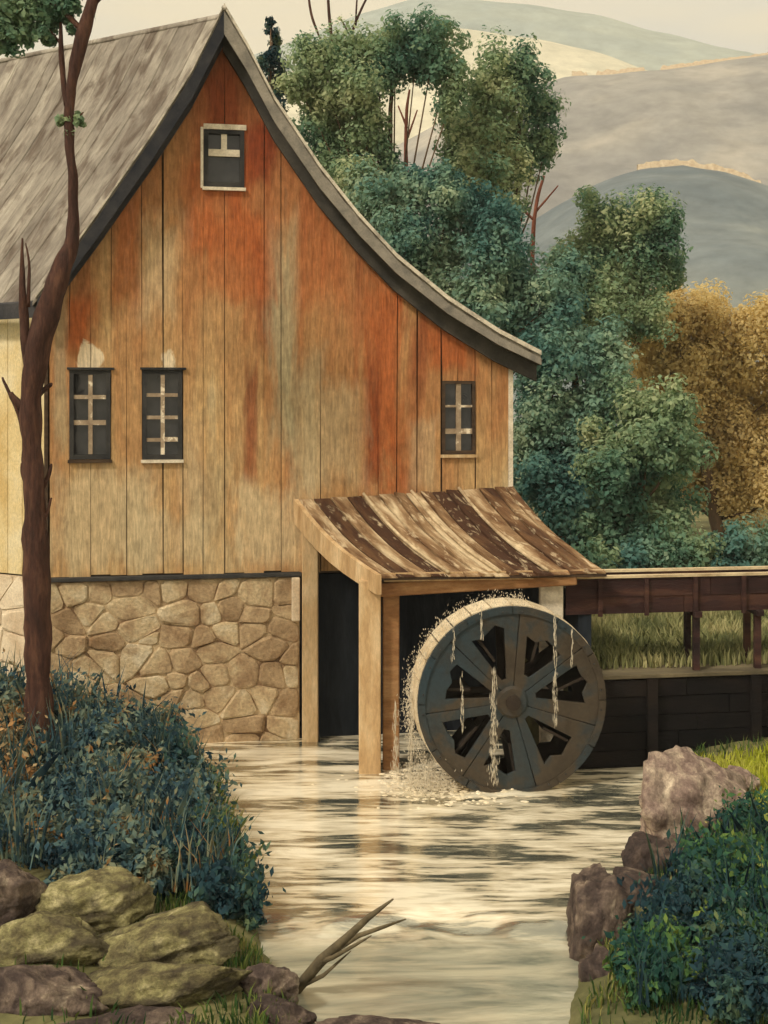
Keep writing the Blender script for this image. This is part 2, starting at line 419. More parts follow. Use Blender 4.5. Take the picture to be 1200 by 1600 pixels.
MT['leaf_rust'] = leafmat('leaf_rust', [(0.0, S(60,66,62)), (0.3, S(104,100,80)), (0.52, S(150,128,92)), (0.7, S(180,132,84)), (0.9, S(206,182,140))], 1.4, 0.3)
MT['leaf_dark'] = leafmat('leaf_dark', [(0.05, S(26,46,58)), (0.4, S(42,72,82)), (0.65, S(66,96,86)), (0.9, S(112,126,84))], 1.4, 0.3)
MT['grass_field'] = leafmat('grass_field', [(0.1, S(104,112,76)), (0.5, S(150,152,104)), (0.9, S(204,196,146))], 0.7, 0.5)
MT['grass_bank'] = leafmat('grass_bank', [(0.1, S(38,66,44)), (0.45, S(74,104,52)), (0.75, S(122,134,70)), (0.95, S(176,164,100))], 1.0, 0.6)
MT['grass_yellow'] = leafmat('grass_yellow', [(0.1, S(140,152,40)), (0.5, S(186,192,62)), (0.9, S(212,210,104))], 1.0, 0.4)

# ------------------------------------------------------------------ the mill's own frame
GA = R(10)                                   # the gable runs back to the right by ten degrees
GO = Vector(((75-600)/F*20.0, 20.0, 0.0))    # its near left corner
GE = Vector((math.cos(GA), math.sin(GA), 0))
GN = Vector((math.sin(GA), -math.cos(GA), 0))
SA = R(60)
GD = Vector((-math.sin(SA), math.cos(SA), 0))   # the long side runs back to the left

def G(px, py, off=0.0):
    d = Vector(((px-600)/F, 1.0, -(py-HOR)/F))
    o = GO + GN*off
    t = (o - Vector((0, 0, EYE))).dot(GN) / d.dot(GN)
    p = Vector((0, 0, EYE)) + d*t
    return ((p - GO).dot(GE), p.z)
def W(u, z, off=0.0):
    p = GO + GE*u + GN*off
    return Vector((p.x, p.y, z))

def U(px, py=700): return G(px, py)[0]
EXT = U(795)
ROOFOFF = 0.42
outer_px = [(58,468),(100,414),(150,344),(240,213),(300,118),(350,17),(386,78),(430,163),(500,268),(560,343),(620,408),(700,474),(780,526),(846,560)]
PROF = [G(x, y, ROOFOFF) for x, y in outer_px]
RIDGE = 5
PROF_PTS = sorted(PROF)
def prof_z(u): return lerp_pts(PROF_PTS, u)
THK = 0.34

p1 = W(*G(138, 556)); p2 = W(*G(264, 565)); p3 = W(*G(350, 190)); p4 = W(*G(150, 470))
PATCHES = [(p1.x - GO.x + 0.03, p1.z - 0.08, 0.25, 0.30), (p2.x - GO.x, p2.z, 0.13, 0.22)]
RUST, ORNG, PALE, OLIV = S(138,62,36), S(184,98,52), S(214,194,156), S(182,170,136)
STAINS = []
for px, hw, y0, y1, cc, am in [(120,26,460,560,ORNG,.8),(95,12,420,720,OLIV,.6),(345,26,90,320,RUST,.7),(402,30,190,300,RUST,.85),(350,60,250,400,ORNG,.5),
        (420,22,380,560,RUST,.5),(440,24,340,720,OLIV,.8),(330,40,700,890,OLIV,.5),(470,30,560,780,OLIV,.5),(210,30,760,890,OLIV,.4),(370,70,330,470,ORNG,.6),(510,40,300,480,ORNG,.5),(393,12,560,760,RUST,.7),(600,40,430,770,ORNG,.85),(585,14,520,760,RUST,.55),(650,22,480,640,RUST,.5),
        (700,40,500,580,ORNG,.8),(250,40,330,520,PALE,.5),(200,22,300,480,ORNG,.5),(160,90,730,890,PALE,.65),(420,70,750,890,PALE,.75),(290,80,800,890,PALE,.5),(520,50,600,760,PALE,.55),(660,26,650,770,PALE,.4),(300,26,620,890,PALE,.4)]:
    a_ = W(*G(px, y0)); b_ = W(*G(px, y1)); STAINS.append((a_.x-GO.x, hw/95, b_.z, a_.z, cc, am))
MT['boards'] = wall_material()

# ------------------------------------------------------------------ ground and water
XL = [(6,0.2),(8,-0.3),(11.1,-0.75),(12.7,-1.33),(14,-1.6),(17.4,-2.45),(20.3,-3.35),(22,-3.4)]
XR = [(6,1.2),(8,1.4),(11.1,1.75),(12.4,2.1),(15,3.25),(17,4.0),(18.7,4.25)]
def wall_line(x): return 18.95 + 0.15*(x - 3.0)
def ground_z(x, y):
    n = 0.10*N((x*0.7, y*0.7, 3.1)) + 0.05*N((x*2.1, y*2.1, 1.0))
    far = 1.42 + 0.04*max(0, y-24)*(1 if y < 60 else 60-24 and 1)
    far = 1.42 + 0.9*sm(30, 80, y)
    if y > wall_line(x) + 0.3 and x > 2.3: return far + n*0.5 * sm(0, 2, y - wall_line(x))
    if y > 22.4 and x > -3.2: return far + n*0.5
    dl = lerp_pts(XL, y) - x
    dr = x - lerp_pts(XR, y)
    if dl > 0:
        k = lerp_pts([(8,0.12),(11,0.16),(13,0.28),(15,0.48),(17,0.8),(19,1.0)], y)
        z = (1.5*(1-math.exp(-0.42*dl)))*k + 0.10*sm(0, 0.3, dl) + 0.25*sm(3, 8, dl)
        return max(-0.9, z) + n*sm(0, 1.0, dl) + (far-1.42)*sm(0, 6, dl)
    if dr > 0:
        k = lerp_pts([(8,0.12),(11,0.2),(13,0.4),(15,0.5),(17,0.42),(19,0.3)], y)
        z = 1.3*(1-math.exp(-0.5*dr))*k + 0.08*sm(0, 0.3, dr)
        return z + n*sm(0, 1.0, dr)
    return -0.9*sm(0, 0.6, -max(dl, dr)) - 0.02

def axis(parts):
    out = []
    for a, b, st in parts:
        out += list(np.arange(a, b, st))
    return out + [parts[-1][1]]
xs = axis([(-900,-200,100),(-200,-40,20),(-40,-12,2),(-12,12,0.2),(12,40,2),(40,200,20),(200,900,100)])
ys = axis([(-60,0,10),(0,6,1),(6,28,0.2),(28,60,2),(60,200,10),(200,1200,100)])
g = MB()
g.v = [(x, y, ground_z(x, y)) for y in ys for x in xs]
nx = len(xs)
g.f = [(j*nx+i, j*nx+i+1, (j+1)*nx+i+1, (j+1)*nx+i) for j in range(len(ys)-1) for i in range(nx-1)]
props(g.build('ground', MT['ground'], smooth=True), kind='structure')

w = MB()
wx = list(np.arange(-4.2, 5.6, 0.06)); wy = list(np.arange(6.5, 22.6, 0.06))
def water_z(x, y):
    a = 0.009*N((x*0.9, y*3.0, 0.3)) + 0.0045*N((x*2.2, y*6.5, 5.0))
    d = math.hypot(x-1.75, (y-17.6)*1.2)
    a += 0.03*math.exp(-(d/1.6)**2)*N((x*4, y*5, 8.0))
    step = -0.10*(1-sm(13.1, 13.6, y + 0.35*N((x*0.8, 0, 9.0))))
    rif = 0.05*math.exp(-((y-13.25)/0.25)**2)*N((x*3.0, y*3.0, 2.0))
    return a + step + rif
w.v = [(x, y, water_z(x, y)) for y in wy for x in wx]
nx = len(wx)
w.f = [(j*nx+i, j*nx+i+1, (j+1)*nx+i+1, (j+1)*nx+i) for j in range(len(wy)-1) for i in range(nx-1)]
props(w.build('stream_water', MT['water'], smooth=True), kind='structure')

# ------------------------------------------------------------------ hills
def hill(name, Y, crest_px, depth, mat, rough=0.02, steps=24):
    crest = [((px-600)/F*Y, EYE-(py-HOR)/F*Y) for px, py in crest_px]
    h = MB(); x0, x1 = crest[0][0], crest[-1][0]; n = 160
    for j in range(steps+7):
        t = j/steps
        for i in range(n+1):
            x = x0+(x1-x0)*i/n
            zc = lerp_pts(crest, x)
            if j <= steps:
                k = 1-t
                z = -2 + (zc+2)*(1-sm(0, 1, k)*1.0 if False else (1-k**1.6))
                z += rough*Y*N((x/Y*9, t*4, Y))*math.sin(math.pi*t)
                y = Y-depth*k
            else:
                k = (j-steps)/6
                z = zc - (zc+2)*k**1.5; y = Y+depth*0.6*k
            z += 0.0022*Y*N((x/Y*26, y/Y*9, Y*0.3)) if 0 < j < steps+6 else 0
            h.v.append((x, y, z))
    m = n+1
    h.f = [(j*m+i, j*m+i+1, (j+1)*m+i+1, (j+1)*m+i) for j in range(steps+6) for i in range(n)]
    o = props(h.build(name, mat, smooth=True), kind='structure')
    return [(x0+(x1-x0)*i/n, Y, h.v[steps*m+i][2]) for i in range(n+1)]
hill('far_hill', 560, [(-900,330),(-200,240),(300,130),(450,75),(560,28),(650,2),(720,0),(800,10),(900,26),(1000,46),(1100,70),(1200,96),(1500,170),(2000,260)], 180, MT['hill_far'])
hill('field_hill', 400, [(-600,420),(200,240),(450,120),(600,66),(700,48),(770,54),(850,70),(950,96),(1010,114),(1100,150),(1300,230),(1900,330)], 130, MT['hill_field'])
crest_mid = hill('middle_hill', 240, [(-300,520),(300,380),(560,260),(700,190),(800,142),(880,122),(950,119),(1040,112),(1120,101),(1200,92),(1400,84),(2000,150)], 80, MT['hill_mid'])
crest_near = hill('near_hill', 130, [(-200,600),(400,520),(700,420),(850,335),(930,287),(1000,266),(1060,259),(1120,270),(1200,298),(1400,350),(1900,400)], 50, MT['hill_near'])

def field_wall(name, crest, px0, px1, hgt, label):
    """low pale dry-stone wall along a hill crest"""
    m = MB(); prev = None
    pts = [p for p in crest if px0 <= 600+F*p[0]/p[1] <= px1]
    P0 = [Vector(p) for p in pts]; hs = []; run = []
    for k in range((len(P0)-1)*4+1):
        q = k/4; i_ = min(int(q), len(P0)-2); p = P0[i_].lerp(P0[i_+1], q-i_); h_ = hgt*(0.9+0.5*N((p.x*0.9, 0, 1.0)) + 0.25*N((p.x*3.1, 2, 1.0)))
        if N((p.x*0.16, 7.0, 3.0)) > 0.34: h_ = 0.05
        hs.append((p, max(0.02, h_)))
    for (p, h_) in hs:
        m.v += [(p.x, p.y-0.9, p.z-1.0), (p.x, p.y-0.75, p.z+h_), (p.x, p.y-0.25, p.z+h_*0.97), (p.x, p.y-0.1, p.z-1.0)]
    for k in range(len(hs)-1):
        b = k*4; m.f += [(b+i_, b+4+i_, b+5+i_, b+1+i_) for i_ in range(3)]
    o = m.build(name, MT['pale_stone'], loc=pts[0])
    return props(o, label, 'wall')
field_wall('field_wall', crest_mid, 885, 1260, 1.1, 'broken pale stone wall along the crest of the taupe middle hill')
field_wall('field_wall', crest_near, 985, 1260, 0.7, 'pale stone wall along the crest of the nearest blue-grey hill')

# ------------------------------------------------------------------ the mill
mill = thing('watermill', (GO.x, GO.y, 0), 'rust and ochre boarded mill with stone base and grey swept roof', 'building')
cpx = 800
# windows: x0, y0, x1, y1 in the gable
WIN = [(108,578,173,718),(222,578,285,718),(318,203,382,293),(690,595,743,710)]
WU = []
for x0, y0, x1, y1 in WIN:
    ym = (y0+y1)/2
    WU.append((U(x0, ym), G((x0+x1)/2, y1)[1], U(x1, ym), G((x0+x1)/2, y0)[1]))
ZB = G(270, 897)[1]            # foot of the boarding
ZBR = G(640, 800)[1] - 1.2     # right half runs down behind the shelter roof
back = MB()
us = [0.02] + [u for u, z in PROF_PTS if 0.05 < u < EXT-0.05] + [EXT-0.02]
back.prism([W(0.02, ZB-0.05, -0.06), W(EXT-0.02, ZB-0.05, -0.06)] + [W(u, prof_z(u)-THK*0.6, -0.06) for u in reversed(us)], -GN*0.2)
gable = back.build('gable_wall', MT['dark_wood'], mill)

edges_px = [77,108,141,173,197,222,254,285,318,350,382,412,440,468,500,531,562,590,620,652,690,716,743,769,794]
edges = [U(x, 640) for x in edges_px]
for i, (a, b) in enumerate(zip(edges, edges[1:])):
    um = (a+b)/2
    hit = [wz for wz in WU if wz[0]-0.03 < um < wz[2]+0.03]
    spans = []
    zbot = ZB + rng.uniform(-0.02, 0.02)
    lo = zbot
    for wz in sorted(hit, key=lambda q: q[1]):
        spans.append((lo, wz[1])); lo = wz[3]
    spans.append((lo, None))
    off = rng.uniform(0.0, 0.006)
    ga, gb, gc, gd = (rng.uniform(-0.004, 0.0) if rng.random() < 0.62 else rng.uniform(0.012, 0.022) for _ in range(4))
    for (z0, z1) in spans:
        m = MB()
        ua0, ub0, ua1, ub1 = a+ga, b-gb, a+gc, b-gd
        if z1 is None:
            cut = [u for u, z in PROF_PTS if ua1+0.02 < u < ub1-0.02]
            top = [(ub1, prof_z(ub1)-THK*0.75)] + [(u, prof_z(u)-THK*0.75) for u in reversed(cut)] + [(ua1, prof_z(ua1)-THK*0.75)]
        else:
            top = [(ub0 + (ub1-ub0)*0.4, z1), (ua0 + (ua1-ua0)*0.4, z1)]
        poly = [(ua0, z0), (ub0, z0)] + top
        m.prism([W(u, z, off+0.002) for u, z in poly], -GN*0.045)
        m.build('plank', MT['boards'], gable)

# corner boards
m = MB(); z1 = prof_z(EXT)-THK
m.prism([W(EXT-0.01, ZB-0.1, 0.03), W(EXT+0.07, ZB-0.1, 0.03), W(EXT+0.07, z1, 0.03), W(EXT-0.01, z1, 0.03)], -GN*0.12)
m.build('corner_board', MT['white_trim'], mill)
m = MB(); z1 = prof_z(0)-THK
m.prism([W(-0.06, ZB-0.02, 0.025), W(0.0, ZB-0.02, 0.025), W(0.0, z1, 0.025), W(-0.06, z1, 0.025)], -GN*0.08)
m.build('corner_board', MT['dark_wood'], mill)

# windows
def wbox(m, u0, z0, u1, z1, o0, o1):
    m.prism([W(u0, z0, o1), W(u1, z0, o1), W(u1, z1, o1), W(u0, z1, o1)], -GN*(o1-o0)); return m
def window(idx, fr, frm, bars, lab=None, trim=None):
    u0, z0, u1, z1 = WU[idx]
    m = MB()
    wbox(m, u0+0.004, z0+0.004, u0+fr, z1-0.004, -0.055, 0.022); wbox(m, u1-fr, z0+0.004, u1-0.004, z1-0.004, -0.055, 0.022)
    wbox(m, u0+fr, z0+0.004, u1-fr, z0+fr*1.1, -0.055, 0.02); wbox(m, u0+fr, z1-fr*0.9, u1-fr, z1-0.004, -0.055, 0.02)
    wn_ = m.build('window', frm, mill)
    if lab: wn_['label'] = lab
    wbox(MB(), u0+fr*0.9, z0+fr*0.9, u1-fr*0.9, z1-fr*0.8, -0.05, -0.04).build('pane', MT['glass'], wn_)
    hgt, wid = z1-z0, u1-u0
    for k, (a, b, c, d) in enumerate(bars):
        wbox(MB(), u0+wid*a, z0+hgt*b, u0+wid*c, z0+hgt*d, -0.045, 0.004 + 0.004*(k % 2)).build('muntin', MT['white_trim'] if trim else MT['muntin'], wn_)
    return wn_, (u0, z0, u1, z1)
w1, b1 = window(0, 0.075, MT['trim_dark'], [(0.46,0.40,0.56,0.945),(0.10,0.675,0.46,0.72),(0.56,0.675,0.90,0.72),(0.10,0.385,0.90,0.44),(0.46,0.06,0.56,0.385)])
w2, b2 = window(1, 0.075, MT['trim_dark'], [(0.46,0.05,0.56,0.945),(0.10,0.70,0.46,0.74),(0.56,0.70,0.90,0.74),(0.10,0.45,0.46,0.49),(0.56,0.45,0.90,0.49),(0.10,0.20,0.46,0.24),(0.56,0.20,0.90,0.25)])
w3, b3 = window(2, 0.08, MT['trim_dark'], [(0.43,0.66,0.57,0.93),(0.11,0.54,0.89,0.66)], 'small attic window with thick white glazing bars', True)
w4, b4 = window(3, 0.06, MT['dark_wood'], [(0.43,0.05,0.57,0.96),(0.10,0.28,0.43,0.35),(0.57,0.28,0.90,0.35),(0.10,0.64,0.43,0.67),(0.57,0.64,0.90,0.67)])
for wn_, (u0, z0, u1, z1), mat in ((w1, b1, MT['dark_wood']), (w2, b2, MT['white_trim']), (w3, b3, MT['white_trim']), (w4, b4, MT['post'])):
    wbox(MB(), u0-0.02, z0-0.055, u1+0.02, z0-0.002, -0.02, 0.06).build('sill', mat, wn_)
for wn_, (u0, z0, u1, z1) in ((w1, b1), (w2, b2)):
    wbox(MB(), u0-0.03, z1+0.002, u1+0.06, z1+0.04, -0.02, 0.055).build('lintel', MT['trim_dark'], wn_)
wbox(MB(), b3[0]-0.05, b3[1]-0.02, b3[0]-0.004, b3[3]+0.03, -0.02, 0.035).build('trim', MT['white_trim'], w3)
wbox(MB(), b3[0], b3[3]+0.002, b3[2]+0.03, b3[3]+0.09, -0.02, 0.03).build('trim', MT['white_trim'], w3)

# sill beam over the stone base
UR = U(468, 900)
m = MB(); wbox(m, -0.04, ZB-0.085, UR+0.03, ZB-0.012, -0.15, 0.075)
m.build('sill_beam', MT['trim_dark'], mill, bevel=0.012)

# stone base: Voronoi stones on a mortar core
ZS = ZB-0.09
core = MB()
core.prism([W(0.0, -0.8, -0.005), W(UR, -0.8, -0.005), W(UR, ZS, -0.005), W(0.0, ZS, -0.005)], -GN*0.5)
found = core.build('foundation', MT['mortar'], mill)
def clip(poly, p, nrm):
    out = []
    for i in range(len(poly)):
        a, b = poly[i], poly[(i+1) % len(poly)]
        da = (a[0]-p[0])*nrm[0]+(a[1]-p[1])*nrm[1]; db = (b[0]-p[0])*nrm[0]+(b[1]-p[1])*nrm[1]
        if da <= 0: out.append(a)
        if da*db < 0:
            t = da/(da-db); out.append((a[0]+(b[0]-a[0])*t, a[1]+(b[1]-a[1])*t))
    return out
def voronoi(u0, z0, u1, z1, cols, rows, jit=0.5, seed=3):
    """power diagram of scattered seeds: stones of uneven size, laid roughly in beds"""
    r = random.Random(seed); pts = []
    for j in range(rows):
        for i in range(cols + (j % 2)):
            if r.random() < 0.1: continue
            pts.append((u0+(u1-u0)*(i+0.5-0.5*(j % 2)+r.uniform(-jit, jit))/cols, z0+(z1-z0)*(j+0.5+r.uniform(-jit*0.7, jit*0.7))/rows, r.uniform(0, 0.028)))
    cells = []
    sq = 1.35
    for i, p in enumerate(pts):
        poly = [(u0,z0*sq),(u1,z0*sq),(u1,z1*sq),(u0,z1*sq)]
        for k, q in enumerate(pts):
            if k == i: continue
            dx, dy = q[0]-p[0], (q[1]-p[1])*sq
            L = math.hypot(dx, dy)
            if L > 2.2 or L < 1e-4: continue
            h = L/2 + (p[2]-q[2])/(2*L) - 0.008
            poly = clip(poly, (p[0]+dx/L*h, p[1]*sq+dy/L*h), (dx/L, dy/L))
            if len(poly) < 3: break
        if len(poly) >= 3:
            ar = 0.5*abs(sum(a[0]*b[1]-b[0]*a[1] for a, b in zip(poly, poly[1:]+poly[:1])))
            if ar > 0.012: cells.append([(a, b/sq) for a, b in poly])
    return cells
def stones(cells, fn, parent, mat, proud=(0.01, 0.05), sr=rng):
    for poly in cells:
        cx = sum(p[0] for p in poly)/len(poly); cz = sum(p[1] for p in poly)/len(poly)
        # round the corners a little: cut each corner into two
        pr = []
        n = len(poly)
        for i in range(n):
            a, b, c = poly[i-1], poly[i], poly[(i+1) % n]
            pr.append((b[0]+(a[0]-b[0])*0.18, b[1]+(a[1]-b[1])*0.18)); pr.append((b[0]+(c[0]-b[0])*0.18, b[1]+(c[1]-b[1])*0.18))
        d = sr.uniform(*proud); tl = sr.uniform(-0.02, 0.02); n = len(pr)
        m = MB()
        r0 = [fn(u, z, -0.02) for u, z in pr]
        r1 = [fn(cx+(u-cx)*0.97, cz+(z-cz)*0.97, d*sr.uniform(0.45, 0.75)) for u, z in pr]
        r2 = [fn(cx+(u-cx)*k_, cz+(z-cz)*k_, d*sr.uniform(0.9, 1.05)+tl*(u-cx)*3) for (u, z), k_ in ((q_, sr.uniform(0.74, 0.9)) for q_ in pr)]
        m.v = [tuple(v) for v in r0+r1+r2+[fn(cx, cz, d*1.08)]]
        for i in range(n):
            j = (i+1) % n
            m.f += [(i, j, n+j, n+i), (n+i, n+j, 2*n+j, 2*n+i), (2*n+i, 2*n+j, 3*n)]
        m.build('stone', mat, parent, smooth=False)
stones(voronoi(0.02, -0.25, UR-0.01, ZS-0.01, 10, 8), W, found, MT['stone'])
# pale squared quoin at the near right corner of the stone base
m = MB(); wbox(m, UR-0.14, ZS-0.75, UR, ZS-0.006, 0.0, 0.1); m.build('quoin', MT['pale_stone'], found, bevel=0.02)

# pit wall under the shelter and below the boarding on the right
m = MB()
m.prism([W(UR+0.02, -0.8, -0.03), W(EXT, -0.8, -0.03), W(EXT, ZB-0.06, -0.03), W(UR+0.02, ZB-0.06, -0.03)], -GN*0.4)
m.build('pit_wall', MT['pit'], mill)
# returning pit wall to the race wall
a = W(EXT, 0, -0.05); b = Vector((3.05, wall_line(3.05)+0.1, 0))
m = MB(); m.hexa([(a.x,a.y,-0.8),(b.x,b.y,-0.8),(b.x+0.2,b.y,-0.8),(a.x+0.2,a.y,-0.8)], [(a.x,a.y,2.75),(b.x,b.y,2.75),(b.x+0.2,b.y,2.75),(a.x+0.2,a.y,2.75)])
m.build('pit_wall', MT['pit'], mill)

# long side wall (left) and hidden right side
def WS(t, z, off=0.0):
    nrm = Vector((-GD.y, GD.x, 0)); nrm = nrm if nrm.dot(Vector((-1,-1,0))) > 0 else -nrm
    p = GO + GD*(t+0.03) + nrm*off
    return Vector((p.x, p.y, z))
SL = 9.0
ztop = prof_z(0.0)-THK*0.9
m = MB(); m.prism([WS(0.0, ZB-0.05, -0.03), WS(SL, ZB-0.05, -0.03), WS(SL, ztop, -0.03), WS(0.0, ztop, -0.03)], (0.15, 0.25, 0))
side = m.build('side_wall', MT['dark_wood'], mill)
t = 0.0
while t < SL-0.1:
    wd = min(rng.uniform(0.26, 0.36), SL-t)
    m = MB(); m.prism([WS(t+0.006, ZB, 0.0), WS(t+wd-0.006, ZB, 0.0), WS(t+wd-0.006, ztop, 0.0), WS(t+0.006, ztop, 0.0)], (0.015, 0.026, 0))
    m.build('plank', MT['plaster'], side); t += wd
m = MB(); m.prism([WS(0.0, 0.2, -0.02), WS(SL, 0.2, -0.02), WS(SL, ZB-0.03, -0.02), WS(0.0, ZB-0.03, -0.02)], (0.2, 0.35, 0))
sf = m.build('foundation', MT['pale_stone'], mill)
stones(voronoi(0.02, 0.4, 3.2, ZB-0.05, 7, 5, seed=9), lambda u, z, d: WS(u, z, d*0.6), sf, MT['pale_stone'])
m = MB(); m.hexa([W(EXT,-0.5,-0.3)+GD*0.2, W(EXT-0.2,-0.5,-0.3)+GD*0.2, W(EXT-0.2,-0.5,-0.3)+GD*8, W(EXT,-0.5,-0.3)+GD*8],
                 [W(EXT,z1,-0.3)+GD*0.2, W(EXT-0.2,z1,-0.3)+GD*0.2, W(EXT-0.2,z1,-0.3)+GD*8, W(EXT,z1,-0.3)+GD*8])
m.build('side_wall', MT['dark_wood'], mill)

# roof: a thin deck following the swept profile, boards on the left slope, edges and bargeboards
def seg_n(i):
    a = PROF[max(0, i-1)]; b = PROF[min(len(PROF)-1, i+1)]
    d = Vector((b[0]-a[0], b[1]-a[1])); d.normalize()
    return Vector((-d.y, d.x))
def path_pt(u, z, t):
    """t<0: overhang in front of the gable, t>0: back along the long side"""
    if t <= 0: return W(u, z, -t)
    return W(u, z, 0) + GD*t
RL = 9.6
deck = MB(); n = len(PROF)
for t in (-ROOFOFF+0.03, 0.0, RL):
    for d in (0.0, -0.09):
        for i, (u, z) in enumerate(PROF):
            deck.v.append(tuple(path_pt(u, z + d*1.25, t)))
for k in range(2):
    for lay in range(2):
        b0 = (k*2+lay)*n; b1_ = ((k+1)*2+lay)*n
        for i in range(n-1):
            f = (b0+i, b0+i+1, b1_+i+1, b1_+i)
            deck.f.append(f if lay else f[::-1])
    for i in (0, n-1):
        deck.f.append((k*2*n+i, (k*2+1)*n+i, ((k+1)*2+1)*n+i, (k+1)*2*n+i))
deck.f += [(i, i+1, n+i+1, n+i) for i in range(n-1)]
roof = deck.build('roof', MT['soffit'], mill)
def dens(idx0, idx1, sub):
    pts = []
    for i in range(idx0, idx1):
        for k in range(sub):
            t = k/sub; a, b = PROF[i], PROF[i+1]
            pts.append((a[0]+(b[0]-a[0])*t, a[1]+(b[1]-a[1])*t))
    return pts + [PROF[idx1]]
left_pts = dens(0, RIDGE, 1)
right_pts = dens(RIDGE, len(PROF)-1, 1)
def roof_board(pts, t0, t1, lift, th, mat, nm='roof_board', ext=0.0, jag=0.0):
    m = MB(); k = len(pts)
    q = list(pts)
    if ext:
        a, b = q[0], q[1]; d = Vector((a[0]-b[0], a[1]-b[1])).normalized(); q[0] = (a[0]+d.x*ext, a[1]+d.y*ext)
    for t in (t0, t1):
        for h in (lift, lift+th):
            for j, (u, z) in enumerate(q):
                m.v.append(tuple(path_pt(u, z+h*1.3 + jag*math.sin(j*2.3), t)))
    for i in range(k-1):
        m.f += [(k+i, k+i+1, 3*k+i+1, 3*k+i), (i, 2*k+i, 2*k+i+1, i+1), (i, i+1, k+i+1, k+i), (2*k+i, 3*k+i, 3*k+i+1, 2*k+i+1)]
    m.f += [(0, k, 3*k, 2*k), (k-1, 3*k-1, 4*k-1, 2*k-1)] if False else [(0, k, 3*k, 2*k), (k-1, 3*k-1, 4*k-1, 2*k-1)]
    return m.build(nm, mat, roof)
t = -ROOFOFF+0.05
while t < RL-0.2:
    wd = rng.uniform(0.2, 0.34) if t > -1e-6 else -t
    roof_board(left_pts, t, t+wd-0.012, 0.004, rng.uniform(0.012, 0.06), MT['roof'], ext=rng.uniform(0.03, 0.14)); t += wd
roof_board(right_pts, -ROOFOFF+0.05, -0.01, 0.004, 0.035, MT['roof'])
t = 0.0
while t < 4:
    roof_board(right_pts, t, t+0.49, 0.004, rng.uniform(0.022, 0.05), MT['roof']); t += 0.5
# strips added on both rakes, edge highlight put into their pale colour
roof_board(left_pts, -ROOFOFF-0.005, -ROOFOFF+0.075, 0.05, 0.035, MT['edge_highlight'], 'rake_highlight', 0.05)
roof_board(right_pts, -ROOFOFF-0.005, -ROOFOFF+0.075, 0.045, 0.06, MT['edge_highlight'], 'rake_highlight')
m = MB(); m.tube([path_pt(PROF[RIDGE][0], PROF[RIDGE][1]+0.05, t) for t in (-ROOFOFF-0.01, 0.0, RL)], [0.045]*3, 8); m.build('ridge_cap', MT['roof'], roof, smooth=True)
def barge(pts, top, bot, mat, o0, o1, ends=(1.0, 1.0)):
    m = MB(); k = len(pts)
    for off in (o1, o0):
        for j, (u, z) in enumerate(pts): m.v.append(tuple(W(u, z-top, off)))
        for j, (u, z) in enumerate(pts): m.v.append(tuple(W(u, z-bot*(ends[0]+(ends[1]-ends[0])*j/(k-1)), off)))
    for i in range(k-1):
        m.f += [(i, k+i, k+i+1, i+1), (2*k+i, 2*k+i+1, 3*k+i+1, 3*k+i), (k+i, 3*k+i, 3*k+i+1, k+i+1), (i, i+1, 2*k+i+1, 2*k+i)]
    m.f += [(0, 2*k, 3*k, k), (k-1, 2*k-1, 4*k-1, 3*k-1)]
    m.build('bargeboard', mat, roof)
barge(left_pts, -0.004, 0.33, MT['barge_dark'], ROOFOFF-0.035, ROOFOFF+0.002, (0.8, 1.25))
barge(right_pts, -0.004, 0.25, MT['barge_grey'], ROOFOFF-0.035, ROOFOFF+0.002, (1.5, 0.45))
barge(right_pts, 0.1, 0.46, MT['soffit'], 0.06, 0.14, (1.25, 0.85))  # inner dark strips added against the gable, shade under the overhang
barge(left_pts, 0.1, 0.36, MT['barge_dark'], 0.06, 0.14, (0.9, 1.35))
# left eave board
m = MB(); u, z = PROF[0]
m.hexa([path_pt(u+0.03, z-0.28, -ROOFOFF+0.05), path_pt(u+0.08, z-0.28, -ROOFOFF+0.05), path_pt(u+0.08, z-0.28, RL), path_pt(u+0.03, z-0.28, RL)],
       [path_pt(u+0.03, z-0.03, -ROOFOFF+0.05), path_pt(u+0.08, z+0.0, -ROOFOFF+0.05), path_pt(u+0.08, z+0.0, RL), path_pt(u+0.03, z-0.03, RL)])
m.build('eave_board', MT['barge_dark'], roof)

# ------------------------------------------------------------------ shelter over the wheel
sh = thing('wheel_shelter', (0.0, 19.0, 0), 'open timber shelter with brown board roof leaning on the mill above the wheel', 'shelter')
BL = W(*G(464, 783), 0.03); BR = W(*G(802, 762), 0.03)
FL = P(594, 902, 18.55); FR = P(948, 896, 18.75)
def sp(s, t):
    """shelter roof surface: s across, t down the slope, slightly dished"""
    a = BL.lerp(BR, s); b = FL.lerp(FR, s)
    p = a.lerp(b, t)
    p.z -= 0.085*math.sin(math.pi*t)
    p.x -= 0.06*math.sin(math.pi*t)
    return p
m = MB()
for j in range(7):
    for i in range(2):
        p = sp(i, j/6); m.v.append((p.x, p.y, p.z-0.012)); m.v.append((p.x, p.y, p.z-0.05))
for j in range(6):
    b = j*4
    m.f += [(b, b+2, b+6, b+4), (b+1, b+5, b+7, b+3), (b, b+4, b+5, b+1), (b+2, b+3, b+7, b+6)]
m.f += [(0,1,3,2), (24,26,27,25)]
sroof = m.build('roof', MT['dark_wood'], sh)
s = 0.0; k = 0
